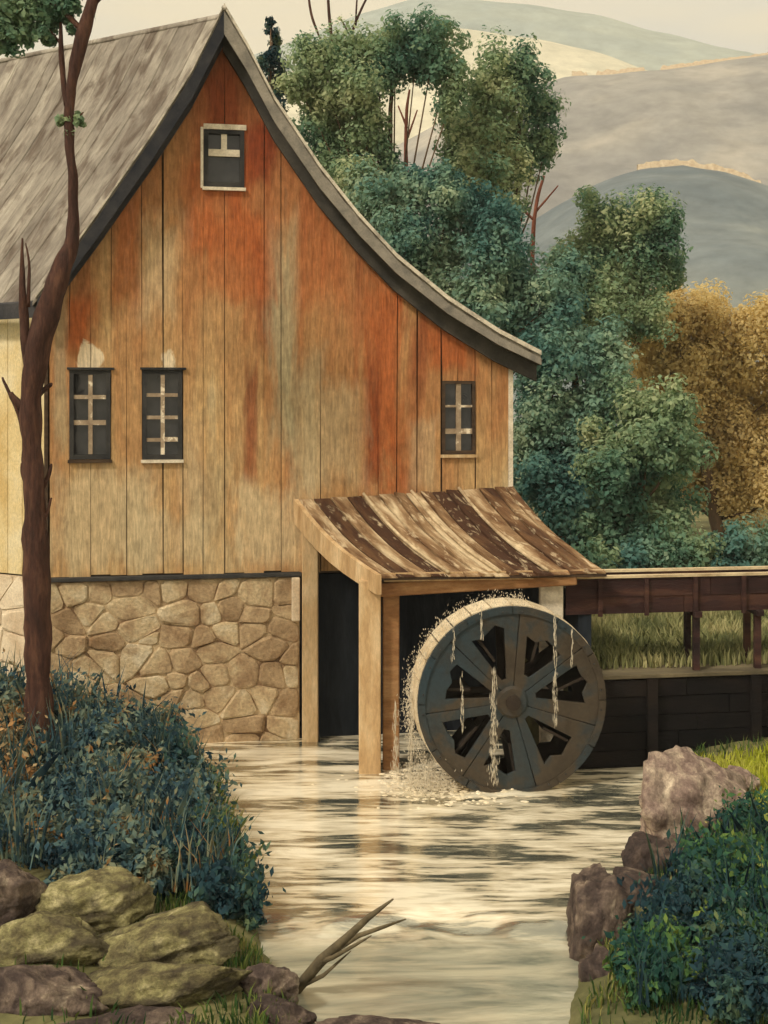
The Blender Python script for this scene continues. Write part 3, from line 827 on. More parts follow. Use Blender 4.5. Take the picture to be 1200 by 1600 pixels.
while s < 0.995:
    ws = min(rng.uniform(0.05, 0.085), 1-s)
    m = MB(); h = rng.uniform(0.015, 0.06); e = rng.uniform(0.0, 0.025)
    for j in range(8):
        t = j/7*(1+e)
        a = sp(s+0.003, t); b = sp(s+ws-0.003, t)
        hl = h*(0.7+0.5*rng.random()); hr = 0.012+0.02*rng.random()
        m.v += [(a.x,a.y,a.z), (a.x,a.y,a.z+hl), (b.x,b.y,b.z+hr), (b.x,b.y,b.z)]
    for j in range(7):
        b = j*4
        m.f += [(b+1, b+5, b+6, b+2), (b, b+4, b+5, b+1), (b+2, b+6, b+7, b+3), (b, b+3, b+7, b+4)]
    m.f += [(0,1,2,3), (28,31,30,29)]
    m.build('roof_board', MT['leanto'], sroof); s += ws; k += 1
# pale flashing ridge rolls between some boards
for s in (0.30, 0.52, 0.74):
    m = MB(); m.tube([sp(s, t/6) + Vector((0,0,0.06)) for t in range(7)], [0.028]*7, 6); m.build('batten', MT['flume_rim'], sroof, smooth=True)
# left fascia following the slope
m = MB(); pts = [sp(0, t/6) for t in range(7)]
for i, p in enumerate(pts):
    dz = 0.36 - 0.10*i/6
    for dx, z in ((-0.06, 0.04), (-0.06, -dz), (0.02, -dz), (0.02, 0.04)): m.v.append((p.x+dx, p.y-0.02, p.z+z))
for j in range(6):
    b = j*4
    m.f += [(b+i, b+(i+1) % 4, b+4+(i+1) % 4, b+4+i) for i in range(4)]
m.f += [(3,2,1,0), (24,25,26,27)]
m.build('fascia', MT['post'], sh)
# posts and beams
def post(px, py_top, Y, wx_, wy_, mat, ztop=None, name='post'):
    p = P(px, py_top, Y); zt = p.z if ztop is None else ztop
    m = MB(); m.hexa([(p.x-wx_/2,Y-wy_/2,-0.6),(p.x+wx_/2,Y-wy_/2,-0.6),(p.x+wx_/2,Y+wy_/2,-0.6),(p.x-wx_/2,Y+wy_/2,-0.6)],
                     [(p.x-wx_/2,Y-wy_/2,zt),(p.x+wx_/2,Y-wy_/2,zt),(p.x+wx_/2,Y+wy_/2,zt),(p.x-wx_/2,Y+wy_/2,zt)])
    return m.build(name, mat, sh, bevel=0.02)
post(578, 905, 18.85, 0.34, 0.3, MT['post'])
# shaded right face of the near post, added as a separate brown piece
post(611, 925, 18.98, 0.26, 0.2, MT['beam'])
pb = W(U(484, 900), 0, 0.14)
m = MB(); m.box((pb.x-0.14, pb.y-0.12, -0.6), (pb.x+0.13, pb.y+0.12, G(484, 815)[1])); m.build('post', MT['post'], sh, bevel=0.02)
post(861, 905, 19.05, 0.36, 0.2, MT['white_trim'])
m = MB(); a = P(585, 921, 18.83); b = P(900, 902, 18.83); m.beam(a, b, 0.2, 0.22); m.build('beam', MT['beam'], sh, bevel=0.025)
m = MB(); a = P(600, 900, 18.62); b = P(944, 894, 18.82); a.z -= 0.02; b.z -= 0.02; m.beam(a, b, 0.05, 0.13); m.build('fascia', MT['post'], sh)

# ------------------------------------------------------------------ water wheel
WY = 17.9; C0 = P(800, 1096, WY); RW = 149/F*WY
AX = Vector((-0.10, 1, 0)).normalized()              # axle runs back and a little left
SX = Vector((AX.y, -AX.x, 0)); UZ = Vector((0, 0, 1)); DEP = 0.7
def wp(r, ang, d=0.0):
    return C0 + SX*(math.cos(ang)*r) + UZ*(math.sin(ang)*r) + AX*d
wheel = thing('mill_waterwheel', (C0.x, C0.y, C0.z-RW), 'round dark timber water wheel with wedge openings and pale rim, dripping water', 'water wheel')
cent = [13, 60, 110, 161, 212, 259, 313]
def shroud(d, th, mat, name):
    nn = len(cent)
    for i, c in enumerate(cent):
        b0 = (cent[i-1] - (360 if i == 0 else 0) + c)/2 + 0.25; b1_ = (c + cent[(i+1) % nn] + (360 if i == nn-1 else 0))/2 - 0.25
        ho = 15.5 + 2*math.sin(i*2.1); hi = 6; ri = (0.26+0.05*math.sin(i*1.7))*RW; ro = (0.74+0.04*math.cos(i*2.9))*RW
        angs = [b0] + [c-ho + (b0-c+ho)*0.5] + [c-ho, c-ho/2, c, c+ho/2, c+ho] + [c+ho + (b1_-c-ho)*0.5] + [b1_]
        A = [R(a) for a in angs]; dd = d + 0.006*math.sin(i*4.1)
        ov = [wp(RW, a, dd) for a in A]; mv = [wp(ro*(1+0.06*math.sin(j*1.9+i)) if 2 < j < 6 else ro, a, dd) for j, a in enumerate(A)]
        iv = [wp(ri, R(b0), dd), wp(ri, R(c-hi), dd), wp(ri, R(c+hi), dd), wp(ri, R(b1_), dd)]
        fs = [(j, j+1, 9+j+1, 9+j) for j in range(8)] + [(9, 10, 11, 19, 18), (15, 16, 17, 21, 20), (18, 19, 20, 21, 22)]
        m = MB(); m.add(ov + mv + iv + [wp(0.02*RW, R(c), dd)], [f[::-1] for f in fs])
        o = m.build(name, mat, wheel)
        sd = o.modifiers.new('solid', 'SOLIDIFY'); sd.thickness = th; sd.offset = 0
        bv = o.modifiers.new('bevel', 'BEVEL'); bv.width = 0.01; bv.segments = 2; bv.limit_method = 'ANGLE'
shroud(0.0, 0.06, MT['wheel'], 'face_segment')
shroud(DEP, 0.06, MT['wheel_in'], 'back_segment')
# outer ring of felloes proud of the face, with bolts
for k in range(12):
    a0, a1 = 2*math.pi*k/12+0.01, 2*math.pi*(k+1)/12-0.006
    m = MB(); n_ = 5
    for d_ in (-0.03, -0.052 - 0.004*(k % 3)):
        for rr_ in (RW*0.925, RW*1.0):
            for q in range(n_+1): m.v.append(tuple(wp(rr_, a0+(a1-a0)*q/n_, d_)))
    e = n_+1
    for q in range(n_):
        m.f += [(2*e+q, 2*e+q+1, 3*e+q+1, 3*e+q), (e+q, e+q+1, q+1, q), (3*e+q, 3*e+q+1, e+q+1, e+q), (q, q+1, 2*e+q+1, 2*e+q)]
    m.f += [(0, 2*e, 3*e, e), (n_, e+n_, 3*e+n_, 2*e+n_)]
    m.build('felloe', MT['wheel'], wheel)
    for fr_ in (0.2, 0.8):
        a = a0+(a1-a0)*fr_; m = MB(); m.tube([wp(RW*0.95, a, -0.05), wp(RW*0.95, a, -0.075)], [0.016, 0.014], 6); m.build('bolt', MT['trim_dark'], wheel)
m = MB(); NB = 28
for k in range(NB):
    a0, a1 = 2*math.pi*k/NB, 2*math.pi*(k+1)/NB
    m.add([wp(RW*0.955, a0, 0.035), wp(RW*0.955, a1, 0.035), wp(RW*0.955, a1, DEP-0.035), wp(RW*0.955, a0, DEP-0.035)], [(0, 1, 2, 3)])
m.build('sole', MT['wheel_in'], wheel)
for k in range(NB):
    a0, a1 = 2*math.pi*k/NB, 2*math.pi*(k+0.93)/NB
    m = MB()
    q = [wp(RW*0.975, a0, 0.04), wp(RW*0.975, a1, 0.04), wp(RW*0.975, a1, DEP-0.04), wp(RW*0.975, a0, DEP-0.04)]
    r = [wp(RW*1.012, a0, 0.035), wp(RW*1.012, a1, 0.035), wp(RW*1.02, a1, DEP-0.035), wp(RW*1.02, a0, DEP-0.035)]
    m.hexa(q, r).build('rim_board', MT['wheel_rim'], wheel)
for k in range(14):
    a0 = 2*math.pi*(k+0.4)/14
    m = MB(); m.beam(wp(RW*0.45, a0, DEP/2), wp(RW*0.96, a0+0.12, DEP/2), DEP-0.1, 0.04, up=(wp(1, a0+math.pi/2)-wp(0, 0)))
    m.build('bucket', MT['wheel_in'], wheel)
m = MB(); m.tube([wp(0,0,-0.12), wp(0,0,DEP+1.0)], [0.11, 0.11], 14); m.build('axle', MT['wheel_in'], wheel, smooth=False)
m = MB(); m.tube([wp(0,0,-0.07), wp(0,0,-0.035)], [0.2, 0.24], 16); m.build('hub', MT['wheel'], wheel)

# water streams that fall over the wheel
def drop(m, p, ln, rad, lean=0.0):
    q = Vector(p); top = q + Vector((lean*ln, 0, ln*0.6)); bot = q - Vector((lean*ln, 0, ln*0.4))
    b = len(m.v); m.v += [tuple(top), tuple(bot)]
    for k in range(5):
        a = 2*math.pi*k/5; m.v.append((q.x+rad*math.cos(a), q.y+rad*math.sin(a), q.z-ln*0.12))
    for k in range(5):
        k2 = (k+1) % 5; m.f += [(b, b+2+k, b+2+k2), (b+1, b+2+k2, b+2+k)]
def stream(name, px, y0, y1, Y, rad, label, cnt=3):
    m = MB(); r = random.Random(int(px*7))
    L = (y1-y0)/F*Y
    for c in range(int(34*cnt*max(0.5, L))):
        t = r.random(); p = P(px, y0+(y1-y0)*t, Y)
        p.x += r.gauss(0, rad*(0.55+0.7*t)) + 0.03*N((t*4, 0, px)); p.y -= abs(r.gauss(0, 0.03))
        drop(m, p, r.uniform(0.03, 0.16), r.uniform(0.002, 0.0055))
    o = m.build(name, MT['spray'], loc=P(px, y1, Y), smooth=True)
    return props(o, label, 'water', 'water streams falling from the wheel')
stream('water_stream', 771, 1048, 1226, 17.74, 0.032, 'thickest white stream of water falling down the middle of the wheel', 5)
stream('water_stream', 867, 958, 1136, 17.76, 0.018, 'long thin water stream falling past the upper right wheel opening', 3)
stream('water_stream', 709, 976, 1034, 17.76, 0.014, 'short water trickle high on the left edge of the wheel', 2)
stream('water_stream', 722, 1050, 1146, 17.76, 0.014, 'thin water trickle crossing the left wheel openings', 2)
stream('water_stream', 752, 950, 1000, 17.76, 0.012, 'faint trickle at the top of the wheel beside the upper opening', 2)
stream('water_stream', 893, 985, 1040, 17.76, 0.010, 'faint trickle on the far right of the wheel face', 2)
stream('water_stream', 618, 1100, 1205, 18.3, 0.02, 'broken white spray falling between the shelter post and the wheel', 6)
stream('water_stream', 642, 1080, 1215, 18.1, 0.022, 'white spray running down just left of the wheel rim', 6)

m = MB(); r = random.Random(12)
for _ in range(1900):
    a = R(r.uniform(80, 232)); rr_ = RW*(1.02 + abs(r.gauss(0, 0.045)) + 0.0015*max(0, math.degrees(a)-150)*r.random())
    p = wp(rr_, a, r.uniform(-0.05, DEP)); p.z -= r.random()**2*0.12
    if p.z < 0: continue
    drop(m, p, r.uniform(0.012, 0.05), r.uniform(0.003, 0.008), r.uniform(-0.3, 0.3))
for _ in range(1500):
    p = Vector((r.gauss(0.62, 0.22), r.gauss(17.95, 0.25), abs(r.gauss(0, 0.16))+0.01))
    drop(m, p, r.uniform(0.012, 0.05), r.uniform(0.003, 0.009), r.uniform(-0.4, 0.4))
props(m.build('wheel_spray', MT['spray'], smooth=True), 'white spray flung off the left edge of the wheel', 'spray', kind='stuff')

# ------------------------------------------------------------------ flume
def fl(x, dy, z): return Vector((x, 19.34 + 0.15*(x-2.8) + dy, z))
flume = thing('flume', fl(2.85, 0, 1.45), 'long dark maroon wooden flume on posts carrying water to the wheel', 'flume')
X0, X1 = 2.84, 9.5
def fboard(name, y0, y1, z0, z1, mat, xa=X0, xb=X1, bev=0.0):
    m = MB(); m.hexa([fl(xa,y0,z0),fl(xb,y0,z0),fl(xb,y1,z0),fl(xa,y1,z0)], [fl(xa,y0,z1),fl(xb,y0,z1),fl(xb,y1,z1),fl(xa,y1,z1)])
    return m.build(name, mat, flume, bevel=bev)
for za, zb, d in ((2.40, 2.66, 0.0), (2.67, 2.95, 0.012)):
    x = X0
    while x < X1-0.2:
        xb = min(X1, x+rng.uniform(1.8, 2.6)); fboard('side_board', -0.36-d, -0.31-d, za+rng.uniform(-.02, .02), zb+rng.uniform(-.006, .0), MT['flume'], x, xb-0.008); x = xb
    fboard('side_board', 0.31, 0.36, za, zb, MT['flume'])
fboard('floor_board', -0.30, 0.30, 2.42, 2.46, MT['flume'])
fboard('rim_board', -0.40, -0.29, 2.955, 2.995, MT['flume_rim']); fboard('rim_board', 0.29, 0.40, 2.955, 2.995, MT['flume_rim'])
for x in (3.35, 4.1, 4.9, 5.7, 6.5, 7.3):
    fboard('batten', -0.42, -0.375, 2.36, 2.95, MT['flume'], x, x+0.07)
m = MB()
m.v = [tuple(fl(x, y, 2.8)) for x, y in ((X0,-0.30),(X1,-0.30),(X1,0.30),(X0,0.30))]; m.f = [(0,1,2,3)]
m.build('channel_water', MT['water'], flume)
for px in (1091, 1192, 1290):
    x = (px-600)/F*19.25
    for dy in (-0.28, 0.28):
        m = MB(); a = fl(x, dy, 1.35); b = fl(x, dy, 2.41); m.beam(a, b, 0.10, 0.10, up=(0,1,0)); m.build('post', MT['flume'], flume)
    fboard('cross_beam', -0.45, 0.45, 2.31, 2.398, MT['flume'], x-0.06, x+0.06)

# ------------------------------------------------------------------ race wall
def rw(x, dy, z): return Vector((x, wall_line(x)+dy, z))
race = thing('retaining_wall', rw(3.0, 0, 0), 'timber retaining wall along the race beside the wheel, shade painted in near-black', 'wall')
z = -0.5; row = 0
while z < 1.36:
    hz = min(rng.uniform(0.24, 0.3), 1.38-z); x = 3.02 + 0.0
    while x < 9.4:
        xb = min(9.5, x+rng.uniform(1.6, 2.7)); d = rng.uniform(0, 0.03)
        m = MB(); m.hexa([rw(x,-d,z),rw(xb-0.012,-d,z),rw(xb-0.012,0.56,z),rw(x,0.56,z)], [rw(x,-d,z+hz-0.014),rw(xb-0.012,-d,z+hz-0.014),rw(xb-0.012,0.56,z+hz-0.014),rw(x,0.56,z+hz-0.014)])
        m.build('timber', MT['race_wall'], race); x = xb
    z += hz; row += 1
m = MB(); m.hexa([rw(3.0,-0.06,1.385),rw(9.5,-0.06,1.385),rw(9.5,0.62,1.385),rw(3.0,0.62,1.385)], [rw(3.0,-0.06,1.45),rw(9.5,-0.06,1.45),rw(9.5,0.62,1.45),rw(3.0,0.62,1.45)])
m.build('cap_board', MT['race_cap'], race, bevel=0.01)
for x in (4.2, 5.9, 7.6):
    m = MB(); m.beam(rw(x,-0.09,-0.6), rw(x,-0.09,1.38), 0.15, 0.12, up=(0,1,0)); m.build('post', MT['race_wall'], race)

# ------------------------------------------------------------------ foliage
def leaf_mesh(name, pts, nrm, size, mat, parent=None, loc=None, aspect=1.7, up=0.0, seed=0):
    """pts (n,3) leaf centres, nrm (n,3) preferred normals; one small folded rhombus each"""
    r = np.random.default_rng(seed); n = len(pts)
    nn = nrm + r.normal(0, 0.55, (n, 3)); nn /= np.linalg.norm(nn, axis=1)[:, None] + 1e-9
    a = r.normal(0, 1, (n, 3)); a[:, 2] += up
    a -= (a*nn).sum(1)[:, None]*nn; a /= np.linalg.norm(a, axis=1)[:, None] + 1e-9
    b = np.cross(nn, a)
    L = (size*(0.45 + 1.25*r.uniform(0, 1, n)**1.6))[:, None]; Wd = L/aspect
    o0 = np.array(origin_of(parent) if parent else Vector(loc))
    c = pts - o0
    v = np.stack([c - a*L*0.5, c + b*Wd*0.5 + nn*L*0.06, c + a*L*0.5, c - b*Wd*0.5 + nn*L*0.06], 1).reshape(-1, 3)
    me = bpy.data.meshes.new(name)
    me.vertices.add(4*n); me.vertices.foreach_set('co', v.astype(np.float32).ravel())
    me.loops.add(4*n); me.loops.foreach_set('vertex_index', np.arange(4*n, dtype=np.int32))
    me.polygons.add(n); me.polygons.foreach_set('loop_start', np.arange(0, 4*n, 4, dtype=np.int32))
    me.polygons.foreach_set('loop_total', np.full(n, 4, dtype=np.int32))
    me.update(calc_edges=True)
    me.materials.append(mat)
    o = bpy.data.objects.new(name, me); col.objects.link(o)
    if parent: o.parent = parent
    else: o.location = loc
    return o

def clump_pts(c, rad, n, r, flat=1.0, shell=0.45):
    """points through a lumpy ball: made of several small lumps near its surface"""
    k = int(min(26, max(9, n/60))); d = r.normal(0, 1, (k, 3)); d /= np.linalg.norm(d, axis=1)[:, None]
    lump = np.array(c) + d*np.array([rad, rad, rad*flat])*r.uniform(0.1, 0.78, (k, 1))
    lr = rad*r.uniform(0.26, 0.5, k)
    idx = r.integers(0, k, n)
    e = r.normal(0, 1, (n, 3)); e /= np.linalg.norm(e, axis=1)[:, None]
    rr = r.uniform(0, 1, n)**shell
    p = lump[idx] + e*(lr[idx]*rr)[:, None]*np.array([1, 1, flat])
    out = e*0.8 + (p-np.array(c))/rad*0.5 + np.array([0, 0, 0.35])
    return p, out

def tree(name, label, Y, trunk_px, clumps, mat, dens=6500, size=0.112, bark='bark_far', seed=1, group='trees beyond the mill', tr=0.22, flat=1.0):
    r = np.random.default_rng(seed)
    bx_ = (trunk_px-600)/F*Y; bz = ground_z(bx_, Y)
    root = thing(name, (bx_, Y, bz), label, 'tree', group)
    P_, N_ = [], []; cents = []
    for px, py, rp in clumps:
        yy = Y + r.uniform(-0.8, 0.8)
        c = P(px, py, Y); c.y = yy; rad = rp/F*Y; cents.append((c, rad))
        n = int(dens*(rad**2)) + 80
        a, b = clump_pts(c, rad*1.34, n, r, flat); P_.append(a); N_.append(b)
    leaf_mesh('crown', np.concatenate(P_), np.concatenate(N_), size, mat, root, seed=seed)
    zt = max(c.z for c, _ in cents)
    topc = max(cents, key=lambda q: q[0].z)[0]
    m = MB(); pts = []; rd = []
    for i in range(9):
        t = i/8; p = Vector((bx_, Y, bz-0.2)).lerp(topc, t)
        p.x += 0.25*N((t*3, seed, 0)) ; pts.append(p); rd.append(tr*(1-0.85*t))
    m.tube(pts, rd, 8, 0.2); m.build('trunk', MT[bark], root, smooth=True)
    m = MB()
    for c, rad in cents:
        f = min(0.9, max(0.15, (c.z-bz)/(zt-bz+0.01)*0.72)); i = int(f*8); a = pts[i]
        mid = a.lerp(c, 0.5) + Vector((0, 0, -0.1*(c-a).length))
        m.tube([a, mid, c], [rd[i]*0.34, rd[i]*0.24, 0.012], 6)
    m.build('limb', MT[bark], root, smooth=True)
    return root

tree('broadleaf_tree', 'tall round green tree rising behind the right side of the mill roof', 31, 600,
     [(495,95,52),(552,78,56),(618,62,50),(680,68,44),(500,165,56),(540,245,56),(556,150,52),(700,115,36),(468,140,34),(590,110,40),(560,300,50),(520,210,50),(704,165,30),(650,92,36),(588,225,34),(600,265,34),(575,180,30)], MT['leaf_green'], seed=2)
tree('broadleaf_tree', 'round topped green tree standing right of the tall tree, above the pale gap', 33, 770,
     [(770,140,54),(815,128,46),(846,175,40),(768,212,56),(822,232,46),(735,180,40),(738,285,52),(714,235,34),(856,225,28),(780,275,44),(715,200,30),(740,240,40),(775,310,40),(700,275,34)], MT['leaf_green'], seed=3)
tree('broadleaf_tree', 'dark green leafy mass close behind the swept roof edge', 29, 690,
     [(570,290,40),(585,325,44),(640,312,50),(700,318,50),(752,335,46),(625,385,50),(690,395,60),(757,410,54),(815,445,52),(745,470,56),(810,510,52),(690,455,50),(865,470,44),(775,360,36),(640,440,40),(600,360,40),(860,520,46),(690,285,34),(800,400,40),(880,425,36),(640,280,30),(790,335,28)], MT['leaf_teal'], seed=4)
tree('broadleaf_tree', 'rounded green tree whose crown meets the grey hills, left of the ochre tree', 35, 960,
     [(945,345,58),(1000,345,50),(1020,400,46),(930,415,62),(985,440,62),(900,470,52),(1040,365,24),(902,400,36),(950,500,56),(1000,500,44),(900,530,50),(1050,420,30)], MT['leaf_green'], seed=5)
tree('broadleaf_tree', 'dark teal tree right beside the mill corner below the eave', 27.5, 880,
     [(850,565,50),(905,550,56),(838,635,48),(885,640,62),(850,710,58),(905,720,60),(865,780,56),(915,800,60),(940,640,44),(960,550,44),(825,770,34),(900,860,54),(825,680,34),(835,740,34),(950,590,40)], MT['leaf_teal'], seed=6)
tree('broadleaf_tree', 'domed blue-green bush-like tree above the flume in front of the ochre tree', 26.5, 1000,
     [(1000,632,48),(1046,640,42),(965,690,54),(1045,705,52),(1005,760,66),(945,740,46),(1055,790,50),(960,820,54),(1030,840,50),(1005,690,50),(1000,830,60),(985,870,50)], MT['leaf_green'], seed=7)
tree('ochre_tree', 'broad ochre autumn tree below the grey hills at the right', 38, 1130,
     [(1050,500,54),(1110,500,58),(1175,510,58),(1075,575,64),(1150,590,72),(1105,670,72),(1180,690,66),(1135,760,66),(1015,510,40),(1240,600,84),(1030,565,48),(1220,760,64),(1060,640,50),(1050,740,50)], MT['leaf_ochre'], seed=8, size=0.125)
for i, (px, py, r_) in enumerate([(925,872,44),(1000,880,46),(1075,868,48),(1150,862,48),(1225,852,52)]):
    lab = ['low green hedge shrub nearest the shelter roof, above the flume', 'low hedge shrub second from the shelter roof above the flume', 'low hedge shrub in the middle above the flume', 'low hedge shrub above the flume, second from the right', 'low hedge shrub at the right edge above the flume'][i]
    Y = 25.5; x = (px-600)/F*Y
    root = thing('hedge_shrub', (x, Y, ground_z(x, Y)), lab, 'shrub', 'hedge along the field behind the flume')
    r = np.random.default_rng(40+i); a_, b_ = [], []
    for dx, dy, q in ((0,0,1),(-34,24,0.8),(30,30,0.8),(0,60,1.0)):
        a, b = clump_pts(P(px+dx, py+dy, Y), r_*q/F*Y*1.15, 2200, r); a_.append(a); b_.append(b)
    leaf_mesh('foliage', np.concatenate(a_), np.concatenate(b_), 0.11, MT['leaf_teal' if i % 2 else 'leaf_green'], root, seed=i)
    m = MB(); m.tube([(x, Y, ground_z(x, Y)-0.1), (x+0.05, Y, ground_z(x, Y)+0.9)], [0.06, 0.02], 6); m.build('stem', MT['bark_far'], root)
# slim dark tree tip showing over the roof
tree('slim_tree', 'slim dark blue-green tree tip showing just above the roof near the ridge', 34, 425,
     [(425,42,8),(424,52,12),(426,64,13),(425,78,15),(422,95,19),(428,115,22),(424,140,26),(424,180,32),(424,230,36)], MT['leaf_dark'], seed=12, size=0.11, tr=0.1, dens=5000)

# bare twigs of a dead tree poking above the tall green tree
def bare(name, label, Y, paths, mat, base=None, cat='tree', group=None):
    pts0 = paths[0]
    p0 = P(pts0[0][0], pts0[0][1], Y)
    gz = ground_z(p0.x, Y)
    root = thing(name, (p0.x, Y, gz if base is None else base), label, cat, group)
    for k, path in enumerate(paths):
        pts = [P(x, y, Y) for x, y, w_ in path]; rd = [w_/2/F*Y for x, y, w_ in path]
        # resample smoothly
        q, qr = [], []
        for i in range(len(pts)-1):
            a = pts[max(0, i-1)]; b = pts[i]; c = pts[i+1]; d = pts[min(len(pts)-1, i+2)]
            for s_ in range(5):
                t = s_/5
                v = 0.5*((2*b) + (c-a)*t + (2*a-5*b+4*c-d)*t*t + (3*b-a-3*c+d)*t**3)
                v.y += 0.08*N((v.x*2, v.z*2, k)) if k else 0
                q.append(v); qr.append(rd[i]+(rd[i+1]-rd[i])*t)
        q.append(pts[-1]); qr.append(rd[-1])
        m = MB(); m.tube(q, qr, 10, 0.28); m.build('trunk' if k == 0 else 'branch', mat, root, smooth=True)
    return root
bare('dead_tree', 'bare dark twigs of a dead tree poking up through the tall green crown', 32.3,
     [[(540,640,14),(535,400,11),(520,200,8),(519,80,6),(514,20,5),(510,-60,3)], [(520,200,6),(555,110,4),(550,58,4),(562,20,4),(577,-10,3)], [(550,62,3),(538,40,3),(530,26,2)],
      [(519,110,4),(500,60,3),(486,20,4),(478,-40,3)], [(556,40,3),(557,10,3),(560,-30,2)]], MT['bark'])
bare('birch_trunk', 'thin pinkish bare trunk standing in the pale gap between the green trees', 36,
     [[(640,500,9),(636,300,7),(634,230,6),(636,170,5),(640,140,3)], [(636,200,4),(622,165,2)], [(637,215,4),(652,172,2)]], MT['bark_red'])
bare('birch_trunk', 'short pinkish bare trunk in the small gap left of the rounded green tree', 38,
     [[(836,600,9),(832,400,7),(838,320,6),(850,275,4)], [(836,345,5),(806,318,3)], [(838,330,4),(872,290,2)]], MT['bark_red'])

# foreground tree on the left bank
ft = bare('leaning_tree', 'dark maroon bare trunked tree growing in front of the mill on the left', 17.0,
     [[(66,1190,50),(64,1150,46),(60,1060,38),(58,960,42),(56,860,40),(55,780,34),(50,700,32),(47,630,32),(56,560,36),(74,490,38),(96,420,32),(113,372,20),(114,290,15),(108,215,15),(109,160,15),(118,100,20),(132,45,22),(148,-10,18),(165,-80,12)],
      [(106,165,12),(98,120,9),(96,70,8),(95,35,4)],
      [(52,625,18),(42,560,16),(37,480,14),(35,410,6),(35,372,3)],
      [(47,700,12),(34,660,9),(18,620,6),(4,590,3)],
      [(50,630,14),(64,612,9),(80,600,5)], [(40,640,14),(22,622,12),(18,615,8)],
      [(60,770,12),(74,745,6),(80,725,3)], [(60,830,10),(74,800,5),(80,778,3)], [(52,770,14),(38,742,11),(36,724,7)],
      [(44,480,8),(46,420,4),(40,380,2)],
      [(130,50,10),(90,10,7),(40,-15,5),(-10,-30,3)], [(140,10,8),(200,-40,5),(250,-80,3)], [(96,70,5),(60,30,3),(20,15,2)], [(110,200,5),(96,190,3),(90,180,2)], [(112,190,5),(124,182,3),(130,176,2)]],
     MT['bark'], group=None)
r = np.random.default_rng(5); a_, b_ = [], []
for px, py, rp in [(20,15,44),(66,20,44),(104,10,32),(30,54,30),(74,58,22),(0,55,34),(112,48,9),(140,20,12),(98,188,13),(124,186,13),(108,206,10),(-30,0,40),(60,-40,50)]:
    a, b = clump_pts(P(px, py, 17.0), rp/F*17, int(60+rp*rp*1.1), r); a_.append(a); b_.append(b)
leaf_mesh('foliage', np.concatenate(a_), np.concatenate(b_), 0.085, MT['leaf_green'], ft, seed=77)

# ------------------------------------------------------------------ rocks
def rock(name, label, c, size, mat, seed, boxy=0.55, amp=0.22, rotz=0.0, tilt=0.0, group='boulders on the banks', sub=5):
    import bmesh
    bm = bmesh.new(); bmesh.ops.create_icosphere(bm, subdivisions=sub, radius=1.0)
    rr_ = random.Random(seed*31+5); pl = []
    for _ in range(24):
        nv = Vector((rr_.gauss(0,1), rr_.gauss(0,1), rr_.gauss(0,0.9))).normalized(); pl.append((nv, rr_.uniform(0.62, 0.95)))
    rot = Matrix.Rotation(rotz, 3, 'Z') @ Matrix.Rotation(tilt, 3, 'Y')
    for v in bm.verts:
        d = v.co.normalized(); mxx = max(abs(d.x), abs(d.y), abs(d.z))
        cut = min([h_/max(d.dot(nv), 1e-3) for nv, h_ in pl] + [1.15])
        p = d*((1-boxy)*cut + boxy*min(cut, 0.86/mxx)*1.05)
        s_ = Vector((seed*3.7, seed*1.3, seed*2.1))
        n1 = mnoise.noise(d*1.4+s_); n2 = mnoise.noise(d*3.4+s_*2); n3 = mnoise.noise(d*9+s_)
        rdg = 1-abs(mnoise.noise(d*2.2+s_*3))*2
        p *= 1 + amp*0.45*n1 + amp*0.35*n2 + amp*0.22*n3 - amp*0.5*max(0, rdg-0.72)*2 + amp*0.10*mnoise.noise(d*19+s_) + amp*0.12*math.sin(d.z*9 + 3*n1)*(1-abs(d.z))
        v.co = rot @ Vector((p.x*size[0], p.y*size[1], p.z*size[2]))
    me = bpy.data.meshes.new(name); bm.to_mesh(me); bm.free()
    me.polygons.foreach_set('use_smooth', [True]*len(me.polygons))
    me.materials.append(mat)
    o = bpy.data.objects.new(name, me); o.location = c; col.objects.link(o)
    return props(o, label, 'rock', group)
def rk(px, py, Y, w_, h_, d_, mat, seed, label, **kw):
    return rock('boulder', label, P(px, py, Y), (w_/2/F*Y, d_/2, h_/2/F*Y), mat, seed, **kw)
rk(1078, 1260, 15.6, 224, 200, 1.3, MT['rock_pale'], 1, 'big pale boulder below the dark race wall on the right bank', boxy=0.7, rotz=0.3)
rk(1010, 1345, 14.6, 90, 80, 0.8, MT['rock_dark'], 2, 'dark brown rock wedged at the foot of the big pale boulder')
rk(1075, 1345, 14.7, 130, 90, 0.8, MT['rock_dark'], 12, 'dark rock under the right side of the big pale boulder')
rk(935, 1450, 12.9, 132, 190, 0.9, MT['rock_dark'], 3, 'tall dark streaked rock at the edge of the stream on the right', boxy=0.5, rotz=-0.2, tilt=0.15)
rk(1000, 1400, 13.6, 130, 80, 0.8, MT['rock_dark'], 13, 'grey topped rock behind the tall streaked rock on the right bank')
rk(940, 1530, 12.0, 70, 90, 0.5, MT['rock_dark'], 14, 'small dark rock at the foot of the tall streaked rock')
rk(1160, 1230, 16.6, 60, 60, 0.7, MT['rock_pale'], 15, 'small pale rock behind the big pale boulder by the yellow grass')
rk(150, 1412, 12.6, 230, 120, 1.1, MT['rock_moss'], 4, 'yellow-green mossy boulder on the left bank', boxy=0.4, tilt=-0.2)
rk(10, 1405, 12.5, 150, 130, 0.9, MT['rock_dark'], 5, 'dark grey boulder at the left edge of the photo')
rk(55, 1478, 11.9, 260, 100, 0.9, MT['rock_moss'], 6, 'low brownish slab at the left edge below the grey boulder', tilt=-0.15)
rk(245, 1480, 11.9, 290, 100, 0.9, MT['rock_moss'], 7, 'mossy flat slab sloping to the water, just below the mossy boulder', boxy=0.5, tilt=-0.12)
